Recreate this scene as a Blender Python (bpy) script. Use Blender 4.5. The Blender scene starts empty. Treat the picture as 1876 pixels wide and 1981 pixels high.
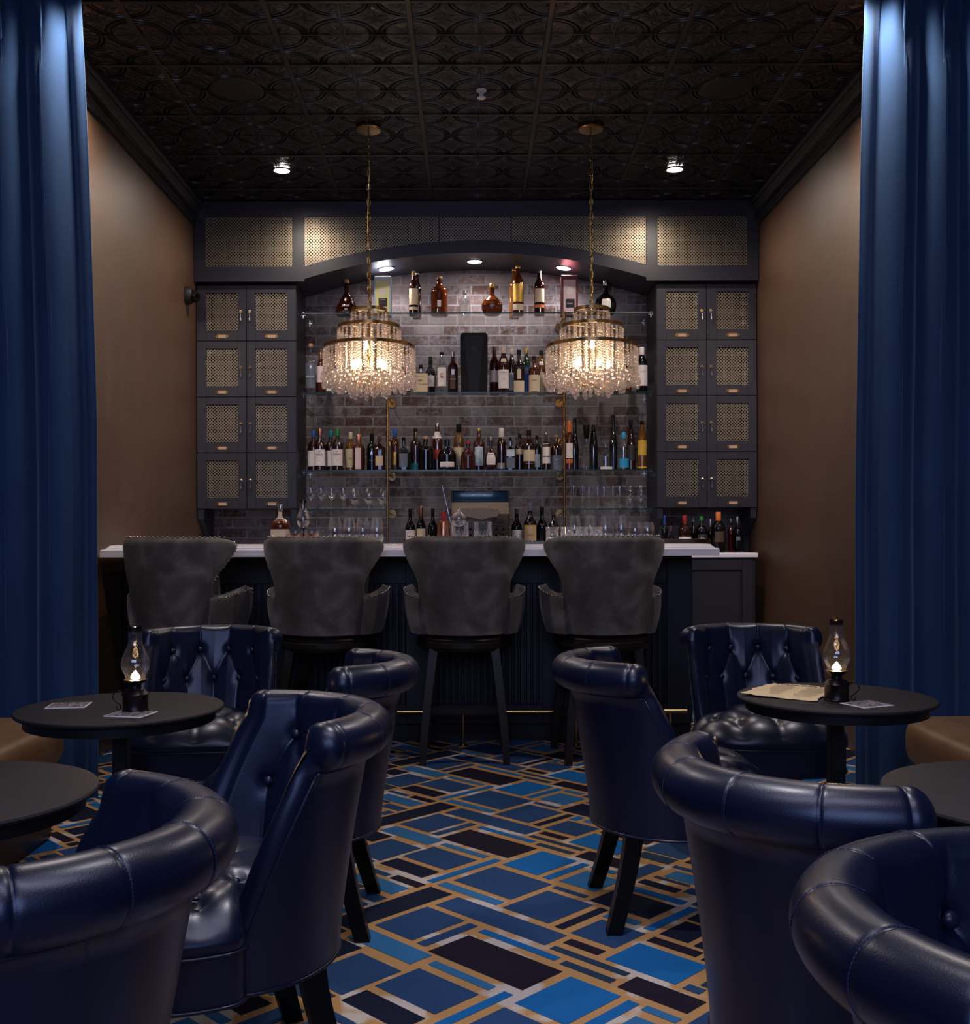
import bpy, bmesh, math, random
from mathutils import Vector, Matrix, Euler
random.seed(7)
PI = math.pi
F, CX, CY, ROLL, EYE = 2000.0, 913.0, 1035.0, 0.0028, 1.12
CEIL = 3.40
XL, XR = -1.893, 1.963          # side walls of the bar alcove
sc = bpy.context.scene
COL = sc.collection

def at(px, py, Y):
    """point at real depth Y seen in the photograph at px, py"""
    u0, v0 = px - CX, py - CY
    return Vector(((u0 - ROLL * v0) * Y / F, Y, EYE - (v0 + ROLL * u0) * Y / F))

# ------------------------------------------------------------------ materials
def srgb(r, g, b):
    f = lambda c: (c / 255 / 12.92) if c / 255 <= .04045 else ((c / 255 + .055) / 1.055) ** 2.4
    return (f(r), f(g), f(b), 1)

class NT:
    def __init__(s, name):
        s.mat = bpy.data.materials.new(name); s.mat.use_nodes = True
        s.nt = s.mat.node_tree; s.nt.nodes.clear()
        s.out = s.nt.nodes.new('ShaderNodeOutputMaterial')
    def n(s, t, **kw):
        x = s.nt.nodes.new('ShaderNode' + t)
        for k, v in kw.items():
            if hasattr(x, k): setattr(x, k, v)
            else: s.set(x, k, v)
        return x
    def set(s, x, k, v):
        sock = x.inputs[k] if not isinstance(k, str) or k in x.inputs else x.inputs[k.replace('_', ' ')]
        if isinstance(v, bpy.types.NodeSocket): s.nt.links.new(v, sock)
        else: sock.default_value = v
    def m(s, op, a, b=0.0, c=0.0, clamp=False):
        x = s.nt.nodes.new('ShaderNodeMath'); x.operation = op; x.use_clamp = clamp
        for i, v in enumerate((a, b, c)): s.set(x, i, v)
        return x.outputs[0]
    def mix(s, f, a, b, blend='MIX'):
        x = s.nt.nodes.new('ShaderNodeMix'); x.data_type = 'RGBA'; x.blend_type = blend
        s.set(x, 0, f); s.set(x, 6, a); s.set(x, 7, b)
        return x.outputs[2]
    def ramp(s, f, stops):
        x = s.nt.nodes.new('ShaderNodeValToRGB'); s.set(x, 0, f)
        e = x.color_ramp.elements
        while len(e) < len(stops): e.new(.5)
        for el, (p, c) in zip(e, stops): el.position = p; el.color = c
        return x.outputs[0]
    def noise(s, scale, detail=3, rough=.5, vec=None, dist=0.0):
        x = s.nt.nodes.new('ShaderNodeTexNoise'); x.inputs['Scale'].default_value = scale
        x.inputs['Detail'].default_value = detail; x.inputs['Roughness'].default_value = rough
        x.inputs['Distortion'].default_value = dist
        s.set(x, 'Vector', vec or s.co())
        return x.outputs[0]
    def co(s):
        if not hasattr(s, '_co'): s._co = s.nt.nodes.new('ShaderNodeTexCoord').outputs['Object']
        return s._co
    def map(s, scale=(1, 1, 1), rot=(0, 0, 0), loc=(0, 0, 0)):
        x = s.nt.nodes.new('ShaderNodeMapping'); s.set(x, 'Vector', s.co())
        x.inputs['Scale'].default_value = scale; x.inputs['Rotation'].default_value = rot; x.inputs['Location'].default_value = loc
        return x.outputs[0]
    def bump(s, h, strength=.3, dist=.002):
        x = s.nt.nodes.new('ShaderNodeBump'); s.set(x, 'Height', h)
        x.inputs['Strength'].default_value = strength; x.inputs['Distance'].default_value = dist
        return x.outputs[0]
    def pbr(s, color=(.5, .5, .5, 1), rough=.5, metal=0.0, **kw):
        x = s.nt.nodes.new('ShaderNodeBsdfPrincipled')
        s.set(x, 'Base Color', color); s.set(x, 'Roughness', rough); s.set(x, 'Metallic', metal)
        for k, v in kw.items(): s.set(x, k.replace('_', ' '), v)
        s.nt.links.new(x.outputs[0], s.out.inputs[0])
        return x
    def end(s, shader): s.nt.links.new(shader, s.out.inputs[0]); return s.mat

def plain(name, c, rough=.5, metal=0.0, nz=.15, ns=30, **kw):
    t = NT(name); f = t.noise(ns, 3)
    d = tuple(min(1, x * (1 - nz)) for x in c[:3]) + (1,); e = tuple(min(1, x * (1 + nz)) for x in c[:3]) + (1,)
    t.pbr(t.mix(f, d, e), rough, metal, **kw); return t.mat

def emit(name, c, k):
    t = NT(name); e = t.n('Emission', Color=c, Strength=k); return t.end(e.outputs[0])

def thin_glass(name, tint=(1, 1, 1, 1), rough=.02, base=.06, edge=.75, pw=3.0, haze=0):
    t = NT(name)
    tr = t.n('BsdfTransparent', Color=tint); gl = t.n('BsdfGlossy', Color=(1, 1, 1, 1), Roughness=rough)
    lw = t.n('LayerWeight', Blend=.35)
    f = t.m('MULTIPLY_ADD', t.m('POWER', lw.outputs['Facing'], pw), edge, base, clamp=True)
    mx = t.n('MixShader'); t.set(mx, 0, f); t.set(mx, 1, tr.outputs[0]); t.set(mx, 2, gl.outputs[0])
    if haze:
        tl = t.n('BsdfTranslucent', Color=(1, 1, 1, 1)); m2 = t.n('MixShader'); t.set(m2, 0, haze); t.set(m2, 1, mx.outputs[0]); t.set(m2, 2, tl.outputs[0]); mx = m2
    return t.end(mx.outputs[0])

M = {}
def mats():
    # navy leather
    t = NT('navy_leather')
    f = t.noise(6, 4); g = t.noise(420, 2, .6)
    c = t.mix(f, (.0022, .0038, .017, 1), (.0052, .0090, .036, 1))
    t.pbr(c, t.m('MULTIPLY_ADD', f, .14, .29), 0, Normal=t.bump(t.m('ADD', t.m('MULTIPLY', g, 1.0), t.m('MULTIPLY', f, 1.5)), .22, .0012),
          Coat_Weight=.35, Coat_Roughness=.28, Specular_IOR_Level=.62, Specular_Tint=(.72, .78, 1, 1), Coat_Tint=(.85, .9, 1, 1))  # blue sheen put into the specular and coat tint instead of the lamps
    M['leather'] = t.mat
    M['piping'] = plain('navy_piping', (.010, .013, .038, 1), .32)
    M['thread'] = plain('blue_stitching', (.022, .032, .11, 1), .6)
    # grey distressed leather of the stools
    t = NT('grey_suede')
    f = t.noise(5.5, 5, .55, dist=.4); g = t.noise(90, 3)
    c = t.ramp(f, [(.34, (.040, .031, .024, 1)), (.50, (.088, .070, .058, 1)), (.66, (.22, .195, .18, 1))])
    c = t.mix(.28, c, t.mix(g, (.03, .027, .025, 1), (.12, .11, .11, 1)))
    t.pbr(c, .58, 0, Normal=t.bump(g, .25, .001), Sheen_Weight=.15)
    M['suede'] = t.mat
    t = NT('dark_stained_wood')
    w = t.noise(20, 5, .6, vec=t.map((1, 1, .12)))
    t.pbr(t.mix(w, (.006, .0045, .004, 1), (.022, .015, .012, 1)), .42, Specular_IOR_Level=.35, Normal=t.bump(w, .1, .001)); M['darkwood'] = t.mat
    M['blackleg'] = plain('black_lacquer', (.002, .002, .003, 1), .35, Specular_IOR_Level=.3)
    M['nail'] = plain('nickel_nailhead', (.6, .55, .5, 1), .2, 1)
    # velvet
    t = NT('blue_velvet')
    f = t.noise(5, 5, .6, vec=t.map((1, 1, .35))); g = t.noise(60, 3)
    c = t.mix(f, (.016, .042, .108, 1), (.038, .088, .195, 1))
    t.pbr(c, .85, 0, Sheen_Weight=.7, Sheen_Roughness=.4, Sheen_Tint=(.38, .50, .75, 1), Specular_IOR_Level=.15, Normal=t.bump(t.m('ADD', f, t.m('MULTIPLY', g, .15)), .3, .01))
    M['velvet'] = t.mat
    # wall covering
    t = NT('brown_wallcovering')
    f = t.noise(3.0, 6, .7, dist=.8); g = t.noise(17, 7, .75, vec=t.map((1, 1, .55)), dist=2.6)
    c = t.mix(t.m('MULTIPLY_ADD', g, .7, t.m('MULTIPLY', f, .4)), (.020, .0075, .003, 1), (.135, .062, .030, 1))
    v = t.n('TexVoronoi', Scale=9.0, feature='DISTANCE_TO_EDGE')
    t.set(v, 'Vector', t.map((1, 1, .6)))
    t.pbr(c, t.m('MULTIPLY_ADD', g, .22, .36), 0, Normal=t.bump(t.m('ADD', g, t.m('MULTIPLY', f, .6)), .45, .004), Specular_IOR_Level=1.0, Coat_Weight=.25, Coat_Roughness=.45)
    M['wall'] = t.mat
    # joinery
    M['paint'] = plain('charcoal_paint', (.018, .0165, .027, 1), .38, nz=.06, ns=6)
    M['paintdark'] = plain('dark_navy_paint', (.007, .009, .022, 1), .45, nz=.08, ns=6)
    M['black'] = plain('matt_black', (.004, .004, .005, 1), .6)
    M['void'] = plain('dark_interior', (.010, .009, .010, 1), .8)
    M['crown'] = plain('black_moulding', (.011, .010, .013, 1), .33)
    M['grille'] = plain('antique_brass_grille', (.42, .35, .26, 1), .36, .8, nz=.25, ns=40)
    M['brass'] = plain('aged_brass', (.33, .205, .085, 1), .26, 1, nz=.2, ns=25)
    M['brassb'] = plain('bright_brass', (.60, .40, .15, 1), .22, 1)
    M['chrome'] = plain('chrome', (.75, .76, .8, 1), .12, 1)
    M['iron'] = plain('black_iron', (.008, .009, .012, 1), .42, .3, nz=.4, ns=60)
    M['copper'] = plain('brushed_copper', (.78, .34, .20, 1), .25, 1)
    M['tag'] = plain('paper_tag', (.50, .33, .24, 1), .7)
    M['bronze'] = plain('dark_bronze', (.020, .013, .014, 1), .3, .6, nz=.3)
    M['tabletop'] = plain('charcoal_tabletop', (.016, .014, .020, 1), .62, nz=.3, ns=18, Specular_IOR_Level=.25)
    # stone counter
    t = NT('white_quartz')
    f = t.noise(3, 5, .6, dist=1.5); g = t.noise(160, 2)
    t.pbr(t.mix(t.m('MULTIPLY_ADD', g, .3, t.m('MULTIPLY', f, .6)), (.76, .72, .82, 1), (.92, .88, .95, 1)), .22)
    M['quartz'] = t.mat
    # brick wall
    t = NT('whitewashed_brick')
    x = t.n('TexBrick', Scale=1.0, Mortar_Size=.0070, Mortar_Smooth=.35, Bias=-.1, Brick_Width=.205, Row_Height=.0735)
    sep = t.n('SeparateXYZ', Vector=t.co()); cmb = t.n('CombineXYZ', X=sep.outputs['X'], Y=sep.outputs['Z'])
    wob = t.noise(14, 3); add = t.n('VectorMath', operation='ADD'); t.set(add, 0, cmb.outputs[0])
    wc = t.n('CombineXYZ', X=t.m('MULTIPLY_ADD', wob, .008, -.004), Y=t.m('MULTIPLY_ADD', wob, .006, -.003)); t.set(add, 1, wc.outputs[0])
    t.set(x, 'Vector', add.outputs[0]); t.set(x, 'Color1', (0, 0, 0, 1)); t.set(x, 'Color2', (1, 1, 1, 1)); t.set(x, 'Mortar', (.5, .5, .5, 1))
    bc = t.ramp(x.outputs['Color'], [(0, (.060, .022, .018, 1)), (.3, (.10, .060, .054, 1)), (.52, (.18, .150, .160, 1)), (.66, (.062, .030, .027, 1)), (.84, (.21, .175, .185, 1)), (1, (.045, .026, .028, 1))])
    n1 = t.noise(34, 7, .75, dist=.12); n2 = t.noise(4.5, 4)
    wash = t.ramp(t.m('MULTIPLY_ADD', n2, .45, t.m('MULTIPLY', n1, .65)), [(.50, (0, 0, 0, 1)), (.64, (.85, .85, .85, 1))])
    bc = t.mix(t.m('MULTIPLY', n1, .5), bc, (.03, .02, .022, 1)); bc = t.mix(wash, bc, (.19, .175, .21, 1))
    fac = t.m('ADD', x.outputs['Fac'], t.m('MULTIPLY', t.m('SUBTRACT', n1, .5), t.m('MULTIPLY', x.outputs['Fac'], 1.6)), clamp=True)
    col = t.mix(fac, bc, t.mix(n1, (.115, .108, .135, 1), (.27, .252, .295, 1)))
    t.pbr(col, .8, 0, Normal=t.bump(t.m('MULTIPLY_ADD', t.m('SUBTRACT', 1.0, fac), 1.0, t.m('MULTIPLY', n1, .6)), .7, .005))
    M['brick'] = t.mat
    # tin ceiling
    t = NT('pressed_tin')
    sep = t.n('SeparateXYZ', Vector=t.co()); X, Y = sep.outputs['X'], sep.outputs['Y']
    ux = t.m('DIVIDE', t.m('SUBTRACT', X, -.268), .3095); uy = t.m('DIVIDE', t.m('SUBTRACT', Y, 4.41), .2985)
    def polar(ox):
        a = t.m('SUBTRACT', ux, ox); a = t.m('SUBTRACT', a, t.m('ROUND', a)); b = t.m('SUBTRACT', uy, ox); b = t.m('SUBTRACT', b, t.m('ROUND', b))
        r = t.m('SQRT', t.m('ADD', t.m('MULTIPLY', a, a), t.m('MULTIPLY', b, b))); th = t.m('ARCTAN2', b, a)
        return r, th
    def ring(r, r0, w):
        d = t.m('DIVIDE', t.m('SUBTRACT', r, r0), w); return t.m('EXPONENT', t.m('MULTIPLY', t.m('MULTIPLY', d, d), -1.0))
    r1, th1 = polar(0.0); r2, th2 = polar(.5)
    h = t.m('MULTIPLY', t.m('ADD', ring(r1, .465, .020), t.m('MULTIPLY', ring(r1, .40, .014), .7)), 2.3)
    leaf = t.m('MULTIPLY', t.m('SINE', t.m('MULTIPLY_ADD', r1, 20.0, t.m('MULTIPLY', t.m('SINE', t.m('MULTIPLY', th1, 8.0)), 1.8))), ring(r1, .2, .14))
    leaf2 = t.m('MULTIPLY', t.m('SINE', t.m('MULTIPLY_ADD', r2, 30.0, t.m('MULTIPLY', t.m('SINE', t.m('MULTIPLY', th2, 4.0)), 2.4))), ring(r2, .08, .16))
    nn = t.noise(55, 4, .6, dist=1.0)
    h = t.m('ADD', h, t.m('MULTIPLY', t.m('ADD', leaf, leaf2), .26)); h = t.m('MULTIPLY_ADD', t.m('MULTIPLY', nn, t.m('ADD', ring(r1, .18, .15), ring(r2, .1, .14))), .7, h)
    t.pbr((.011, .0065, .0075, 1), .25, .4, Normal=t.bump(h, 1.0, .014), Specular_IOR_Level=.8)
    M['tin'] = t.mat
    M['tbar'] = plain('brown_ceiling_bar', (.011, .007, .0075, 1), .45)
    # carpet colours: pile with fine tufts
    def pile(name, a, b):
        t = NT(name); f = t.noise(200, 3, .9); g = t.noise(4, 3)
        c = t.mix(t.m('MULTIPLY_ADD', f, .6, t.m('MULTIPLY', g, .4)), a, b)
        t.pbr(c, .95, 0, Normal=t.bump(f, .6, .003), Specular_IOR_Level=.1); M[name] = t.mat
    pile('carpet_mid_blue', (.006, .026, .095, 1), (.050, .122, .31, 1))
    pile('carpet_navy', (.010, .026, .060, 1), (.042, .082, .165, 1))
    pile('carpet_light_blue', (0.0174, 0.1087, 0.2900, 1), (0.0653, 0.2610, 0.5800, 1))
    pile('carpet_bright_blue', (0.0043, 0.0798, 0.2900, 1), (0.0217, 0.2320, 0.6815, 1))
    pile('carpet_plum_black', (0.0072, 0.0058, 0.0145, 1), (0.0319, 0.0232, 0.0464, 1))
    pile('carpet_ink', (0.0043, 0.0072, 0.0232, 1), (0.0203, 0.0261, 0.0609, 1))
    t = NT('carpet_tan'); f = t.noise(260, 3, .8); g = t.noise(5.5, 2, .5)
    s = t.ramp(g, [(.55, (0, 0, 0, 1)), (.60, (1, 1, 1, 1))])
    c = t.mix(s, t.mix(f, (.30, .155, .060, 1), (.80, .47, .22, 1)), t.mix(f, (.42, .38, .38, 1), (.92, .84, .80, 1)))
    t.pbr(c, .95, 0, Normal=t.bump(f, .6, .003), Specular_IOR_Level=.1); M['carpet_tan'] = t.mat
    # tan leather bench
    t = NT('tan_leather'); f = t.noise(5, 6, .6, dist=1.5)
    t.pbr(t.mix(f, (.12, .060, .026, 1), (.27, .155, .075, 1)), .42, Normal=t.bump(t.noise(200, 2), .15, .001)); M['tan'] = t.mat
    M['plinth'] = plain('brown_plinth', (.022, .012, .008, 1), .45)
    # glass
    M['glass'] = thin_glass('clear_glass', (.95, .96, .985, 1), base=.14, edge=1.0, pw=1.7, haze=.004)
    M['smoked'] = thin_glass('sooty_glass', (.42, .36, .34, 1), base=.06)
    M['shelf'] = thin_glass('shelf_glass', (.955, .985, .98, 1), base=.05, edge=.35)
    t = NT('shelf_glass_edge'); t.pbr((.004, .045, .045, 1), .2, 0, Transmission_Weight=.2); M['edge'] = t.mat
    t = NT('crystal'); g = t.n('BsdfGlass', Color=(.98, .97, .99, 1), Roughness=.0, IOR=1.5); tr = t.n('BsdfTransparent', Color=(1, .98, .98, 1))
    mx = t.n('MixShader'); t.set(mx, 0, .30); t.set(mx, 1, g.outputs[0]); t.set(mx, 2, tr.outputs[0])
    tl = t.n('BsdfTranslucent', Color=(.95, .90, .90, 1)); df = t.n('BsdfDiffuse', Color=(.9, .86, .88, 1)); m2 = t.n('MixShader'); t.set(m2, 0, .4); t.set(m2, 1, tl.outputs[0]); t.set(m2, 2, df.outputs[0])
    m3 = t.n('MixShader'); t.set(m3, 0, .08); t.set(m3, 1, mx.outputs[0]); t.set(m3, 2, m2.outputs[0]); M['crystal'] = t.end(m3.outputs[0])
    def liq(name, c, tw=.55):
        t = NT(name); t.pbr(c, .04, 0, Transmission_Weight=tw, IOR=1.38, Coat_Weight=1.0, Coat_Roughness=.03); M[name] = t.mat
    liq('amber', (.13, .028, .006, 1)); liq('darkamber', (.030, .006, .003, 1), .3); liq('gold', (.27, .10, .013, 1)); liq('ruby', (.045, .004, .005, 1), .3)
    liq('darkglass', (.005, .004, .005, 1), .1); liq('greenglass', (.008, .03, .010, 1), .3); liq('blackglass', (.002, .002, .003, 1), 0); liq('whiskey', (.62, .16, .03, 1), .5)
    liq('copperglass', (.075, .018, .010, 1), .3)
    M['clear'] = thin_glass('bottle_glass', (.86, .88, .90, 1), base=.10, edge=.7)
    for k, c, r, m_ in [('cork', (.38, .22, .10, 1), .7, 0), ('white', (.80, .75, .75, 1), .6, 0), ('cream', (.62, .52, .38, 1), .6, 0), ('gold_cap', (.7, .45, .14, 1), .3, 1),
            ('silver', (.65, .65, .68, 1), .25, 1), ('red', (.30, .015, .02, 1), .4, 0), ('orange', (.62, .16, .04, 1), .45, 0), ('blue', (.015, .10, .42, 1), .4, 0),
            ('teal', (.01, .20, .24, 1), .4, 0), ('green', (.02, .20, .04, 1), .4, 0), ('brownc', (.06, .03, .02, 1), .5, 0), ('yellow', (.70, .42, .05, 1), .6, 0),
            ('greyblue', (.12, .14, .20, 1), .5, 0), ('pinkw', (.74, .60, .64, 1), .6, 0), ('cyan', (.02, .30, .62, 1), .5, 0), ('burgundy', (.17, .03, .05, 1), .5, 0),
            ('paleblue', (.55, .66, .78, 1), .5, 0), ('lime', (.82, .82, .38, 1), .6, 0), ('blackc', (.003, .003, .004, 1), .55, 0), ('copperc', (.55, .26, .16, 1), .3, 1), ('ink', (.02, .02, .03, 1), .6, 0), ('redink', (.5, .05, .03, 1), .6, 0)]:
        M[k] = plain('finish_' + k, c, r, m_, nz=.08, Specular_IOR_Level=.2 if k == 'blackc' else .5)
    M['parchment'] = plain('parchment', (.92, .68, .42, 1), .8, nz=.2, ns=9)
    M['lamp'] = emit('lamp_white', (1, .88, .78, 1), 90)
    M['bulb'] = emit('warm_bulb', (1, .62, .30, 1), 250)
    M['flame'] = emit('flame', (1, .60, .25, 1), 190)
    t = NT('coaster_print')
    v = t.n('TexVoronoi', Scale=48.0); n1 = t.noise(50, 3, dist=2)
    c = t.ramp(n1, [(.44, (.02, .018, .02, 1)), (.52, (.50, .44, .50, 1)), (.60, (.10, .08, .10, 1))])
    t.pbr(c, .5); M['print'] = t.mat
mats()

# ------------------------------------------------------------------ mesh building
class G:
    def __init__(s): s.v = []; s.f = []; s.mi = []; s.cur = 0; s.T = Matrix.Identity(4)
    def add(s, vs, fs):
        b = len(s.v); s.v += [tuple(s.T @ Vector(v)) for v in vs]
        for f in fs: s.f.append([b + i for i in f]); s.mi.append(s.cur)
        return s
    def box(s, x0, x1, y0, y1, z0, z1, c=0.0):
        """box; c chamfers every edge"""
        if c <= 0:
            vs = [(x, y, z) for x in (x0, x1) for y in (y0, y1) for z in (z0, z1)]
            return s.add(vs, [(0, 1, 3, 2), (4, 6, 7, 5), (0, 4, 5, 1), (2, 3, 7, 6), (0, 2, 6, 4), (1, 5, 7, 3)])
        bm = bmesh.new(); bmesh.ops.create_cube(bm, size=1)
        for v in bm.verts:
            v.co = Vector((x0 if v.co.x < 0 else x1, y0 if v.co.y < 0 else y1, z0 if v.co.z < 0 else z1))
        bmesh.ops.bevel(bm, geom=bm.edges[:], offset=c, segments=3 if c > .004 else 1, affect='EDGES', profile=.5)
        bm.verts.index_update()
        s.add([v.co.copy() for v in bm.verts], [[v.index for v in f.verts] for f in bm.faces]); bm.free(); return s
    def lathe(s, prof, n=24, o=(0, 0, 0), sq=0, sx=1, sy=1, a0=0.0, a1=2 * PI):
        full = abs(a1 - a0 - 2 * PI) < 1e-6; m = n if full else n + 1
        vs = []
        for r, z in prof:
            for i in range(m):
                a = a0 + (a1 - a0) * i / n; c, d = math.cos(a), math.sin(a)
                k = 1.0
                if sq: k = 1 / (abs(c) ** sq + abs(d) ** sq) ** (1 / sq)
                vs.append((o[0] + r * k * c * sx, o[1] + r * k * d * sy, o[2] + z))
        fs = []
        for j in range(len(prof) - 1):
            for i in range(n):
                i2 = (i + 1) % m if full else i + 1
                fs.append((j * m + i, j * m + i2, (j + 1) * m + i2, (j + 1) * m + i))
        return s.add(vs, fs)
    def cyl(s, p0, p1, r0, r1=None, n=12, cap=True):
        return s.tube([p0, p1], [r0, r0 if r1 is None else r1], n, cap)
    def tube(s, pts, r, n=8, cap=True, closed=False):
        pts = [Vector(p) for p in pts]; N = len(pts)
        rs = r if isinstance(r, (list, tuple)) else [r] * N
        up = None; vs = []
        for i, p in enumerate(pts):
            if closed: d = pts[(i + 1) % N] - pts[i - 1]
            else: d = pts[min(i + 1, N - 1)] - pts[max(i - 1, 0)]
            d.normalize()
            if up is None:
                up = Vector((0, 0, 1)) if abs(d.z) < .9 else Vector((0, 1, 0))
            a = d.cross(up)
            if a.length < 1e-5: a = d.cross(Vector((1, 0, 0)))
            a.normalize(); b = a.cross(d).normalized(); up = b
            for k in range(n):
                t = 2 * PI * k / n; vs.append(p + (a * math.cos(t) + b * math.sin(t)) * rs[i])
        fs = []
        for i in range(N if closed else N - 1):
            j = (i + 1) % N
            for k in range(n): k2 = (k + 1) % n; fs.append((i * n + k, i * n + k2, j * n + k2, j * n + k))
        if cap and not closed: fs += [tuple(range(n))[::-1], tuple((N - 1) * n + k for k in range(n))]
        return s.add(vs, fs)
    def beam(s, secs, cap=True):
        """loft of rectangular sections: (centre, half x, half y)"""
        vs = []
        for c, hx, hy in secs: vs += [(c[0] - hx, c[1] - hy, c[2]), (c[0] + hx, c[1] - hy, c[2]), (c[0] + hx, c[1] + hy, c[2]), (c[0] - hx, c[1] + hy, c[2])]
        fs = []
        for i in range(len(secs) - 1):
            for k in range(4): k2 = (k + 1) % 4; fs.append((i * 4 + k, i * 4 + k2, i * 4 + 4 + k2, i * 4 + 4 + k))
        fs += [(3, 2, 1, 0), tuple(len(vs) - 4 + k for k in range(4))]
        return s.add(vs, fs)
    def grid(s, fn, nu, nv, cu=False, cv=False):
        U = nu if cu else nu + 1; V = nv if cv else nv + 1
        vs = [fn(i / nu, j / nv) for i in range(U) for j in range(V)]
        fs = [((i % U) * V + j % V, ((i + 1) % U) * V + j % V, ((i + 1) % U) * V + (j + 1) % V, (i % U) * V + (j + 1) % V) for i in range(nu) for j in range(nv)]
        return s.add(vs, fs)
    def ball(s, o, r, n=10, sz=1, m=None):
        m = m or max(4, n // 2)
        s.lathe([(r * math.sin(PI * j / m) + 1e-5, -r * sz * math.cos(PI * j / m)) for j in range(m + 1)], n, o); return s
    def prism(s, poly, z0, z1, axis='z'):
        n = len(poly)
        P = {'z': lambda a, b, c: (a, b, c), 'y': lambda a, b, c: (a, c, b), 'x': lambda a, b, c: (c, a, b)}[axis]
        vs = [P(a, b, z0) for a, b in poly] + [P(a, b, z1) for a, b in poly]
        fs = [tuple(range(n))[::-1], tuple(range(n, 2 * n))] + [(i, (i + 1) % n, n + (i + 1) % n, n + i) for i in range(n)]
        return s.add(vs, fs)
    def mesh(s, name, mat, smooth=None):
        me = bpy.data.meshes.new(name); me.from_pydata(s.v, [], s.f)
        for m in (mat if isinstance(mat, (list, tuple)) else [mat]): me.materials.append(M[m] if isinstance(m, str) else m)
        me.polygons.foreach_set('material_index', s.mi)
        bm = bmesh.new(); bm.from_mesh(me); bmesh.ops.recalc_face_normals(bm, faces=bm.faces[:])
        if smooth is not None:
            a = math.radians(smooth)
            for f in bm.faces: f.smooth = True
            for e in bm.edges: e.smooth = len(e.link_faces) == 2 and e.calc_face_angle(0) < a
        bm.to_mesh(me); bm.free(); return me
    def obj(s, name, mat, parent=None, smooth=None, loc=None, rot=None):
        return mk(name, s.mesh(name, mat, smooth), parent, loc, rot)

def mk(name, data, parent=None, loc=None, rot=None):
    o = bpy.data.objects.new(name, data); COL.objects.link(o)
    if parent: o.parent = parent
    if loc is not None: o.location = loc
    if rot is not None: o.rotation_euler = rot
    return o
def tag(o, label=None, cat=None, group=None, kind=None):
    if label: o['label'] = label
    if cat: o['category'] = cat
    if group: o['group'] = group
    if kind: o['kind'] = kind
    return o
def thing(name, label, cat, loc=(0, 0, 0), rz=0, group=None):
    return tag(mk(name, None, None, loc, (0, 0, rz)), label, cat, group)
def struct(o): o['kind'] = 'structure'; return o
def dup(root, loc=None, rz=None, label=None, group=None, parent=None):
    kids = {}
    for o in bpy.data.objects:
        if o.parent: kids.setdefault(o.parent.name, []).append(o)
    def cp(o, par):
        c = o.copy(); COL.objects.link(c); c.parent = par
        for k in kids.get(o.name, []): cp(k, c)
        return c
    r = cp(root, parent)
    if loc is not None: r.location = loc
    if rz is not None: r.rotation_euler = (0, 0, rz)
    if label: r['label'] = label
    if group: r['group'] = group
    return r
def text(body, size, mat, parent, loc, rot, name='lettering', align='CENTER', sx=1.0):
    c = bpy.data.curves.new('txt', 'FONT'); c.body = body; c.size = size; c.align_x = align; c.align_y = 'CENTER'; c.extrude = .0002; c.resolution_u = 2
    o = bpy.data.objects.new('txt', c); COL.objects.link(o); bpy.context.view_layer.update()
    me = bpy.data.meshes.new_from_object(o); bpy.data.objects.remove(o); bpy.data.curves.remove(c)
    me.materials.clear(); me.materials.append(M[mat])
    t = mk(name, me, parent, loc, rot); t.scale = (sx, 1, 1); return t

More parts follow.
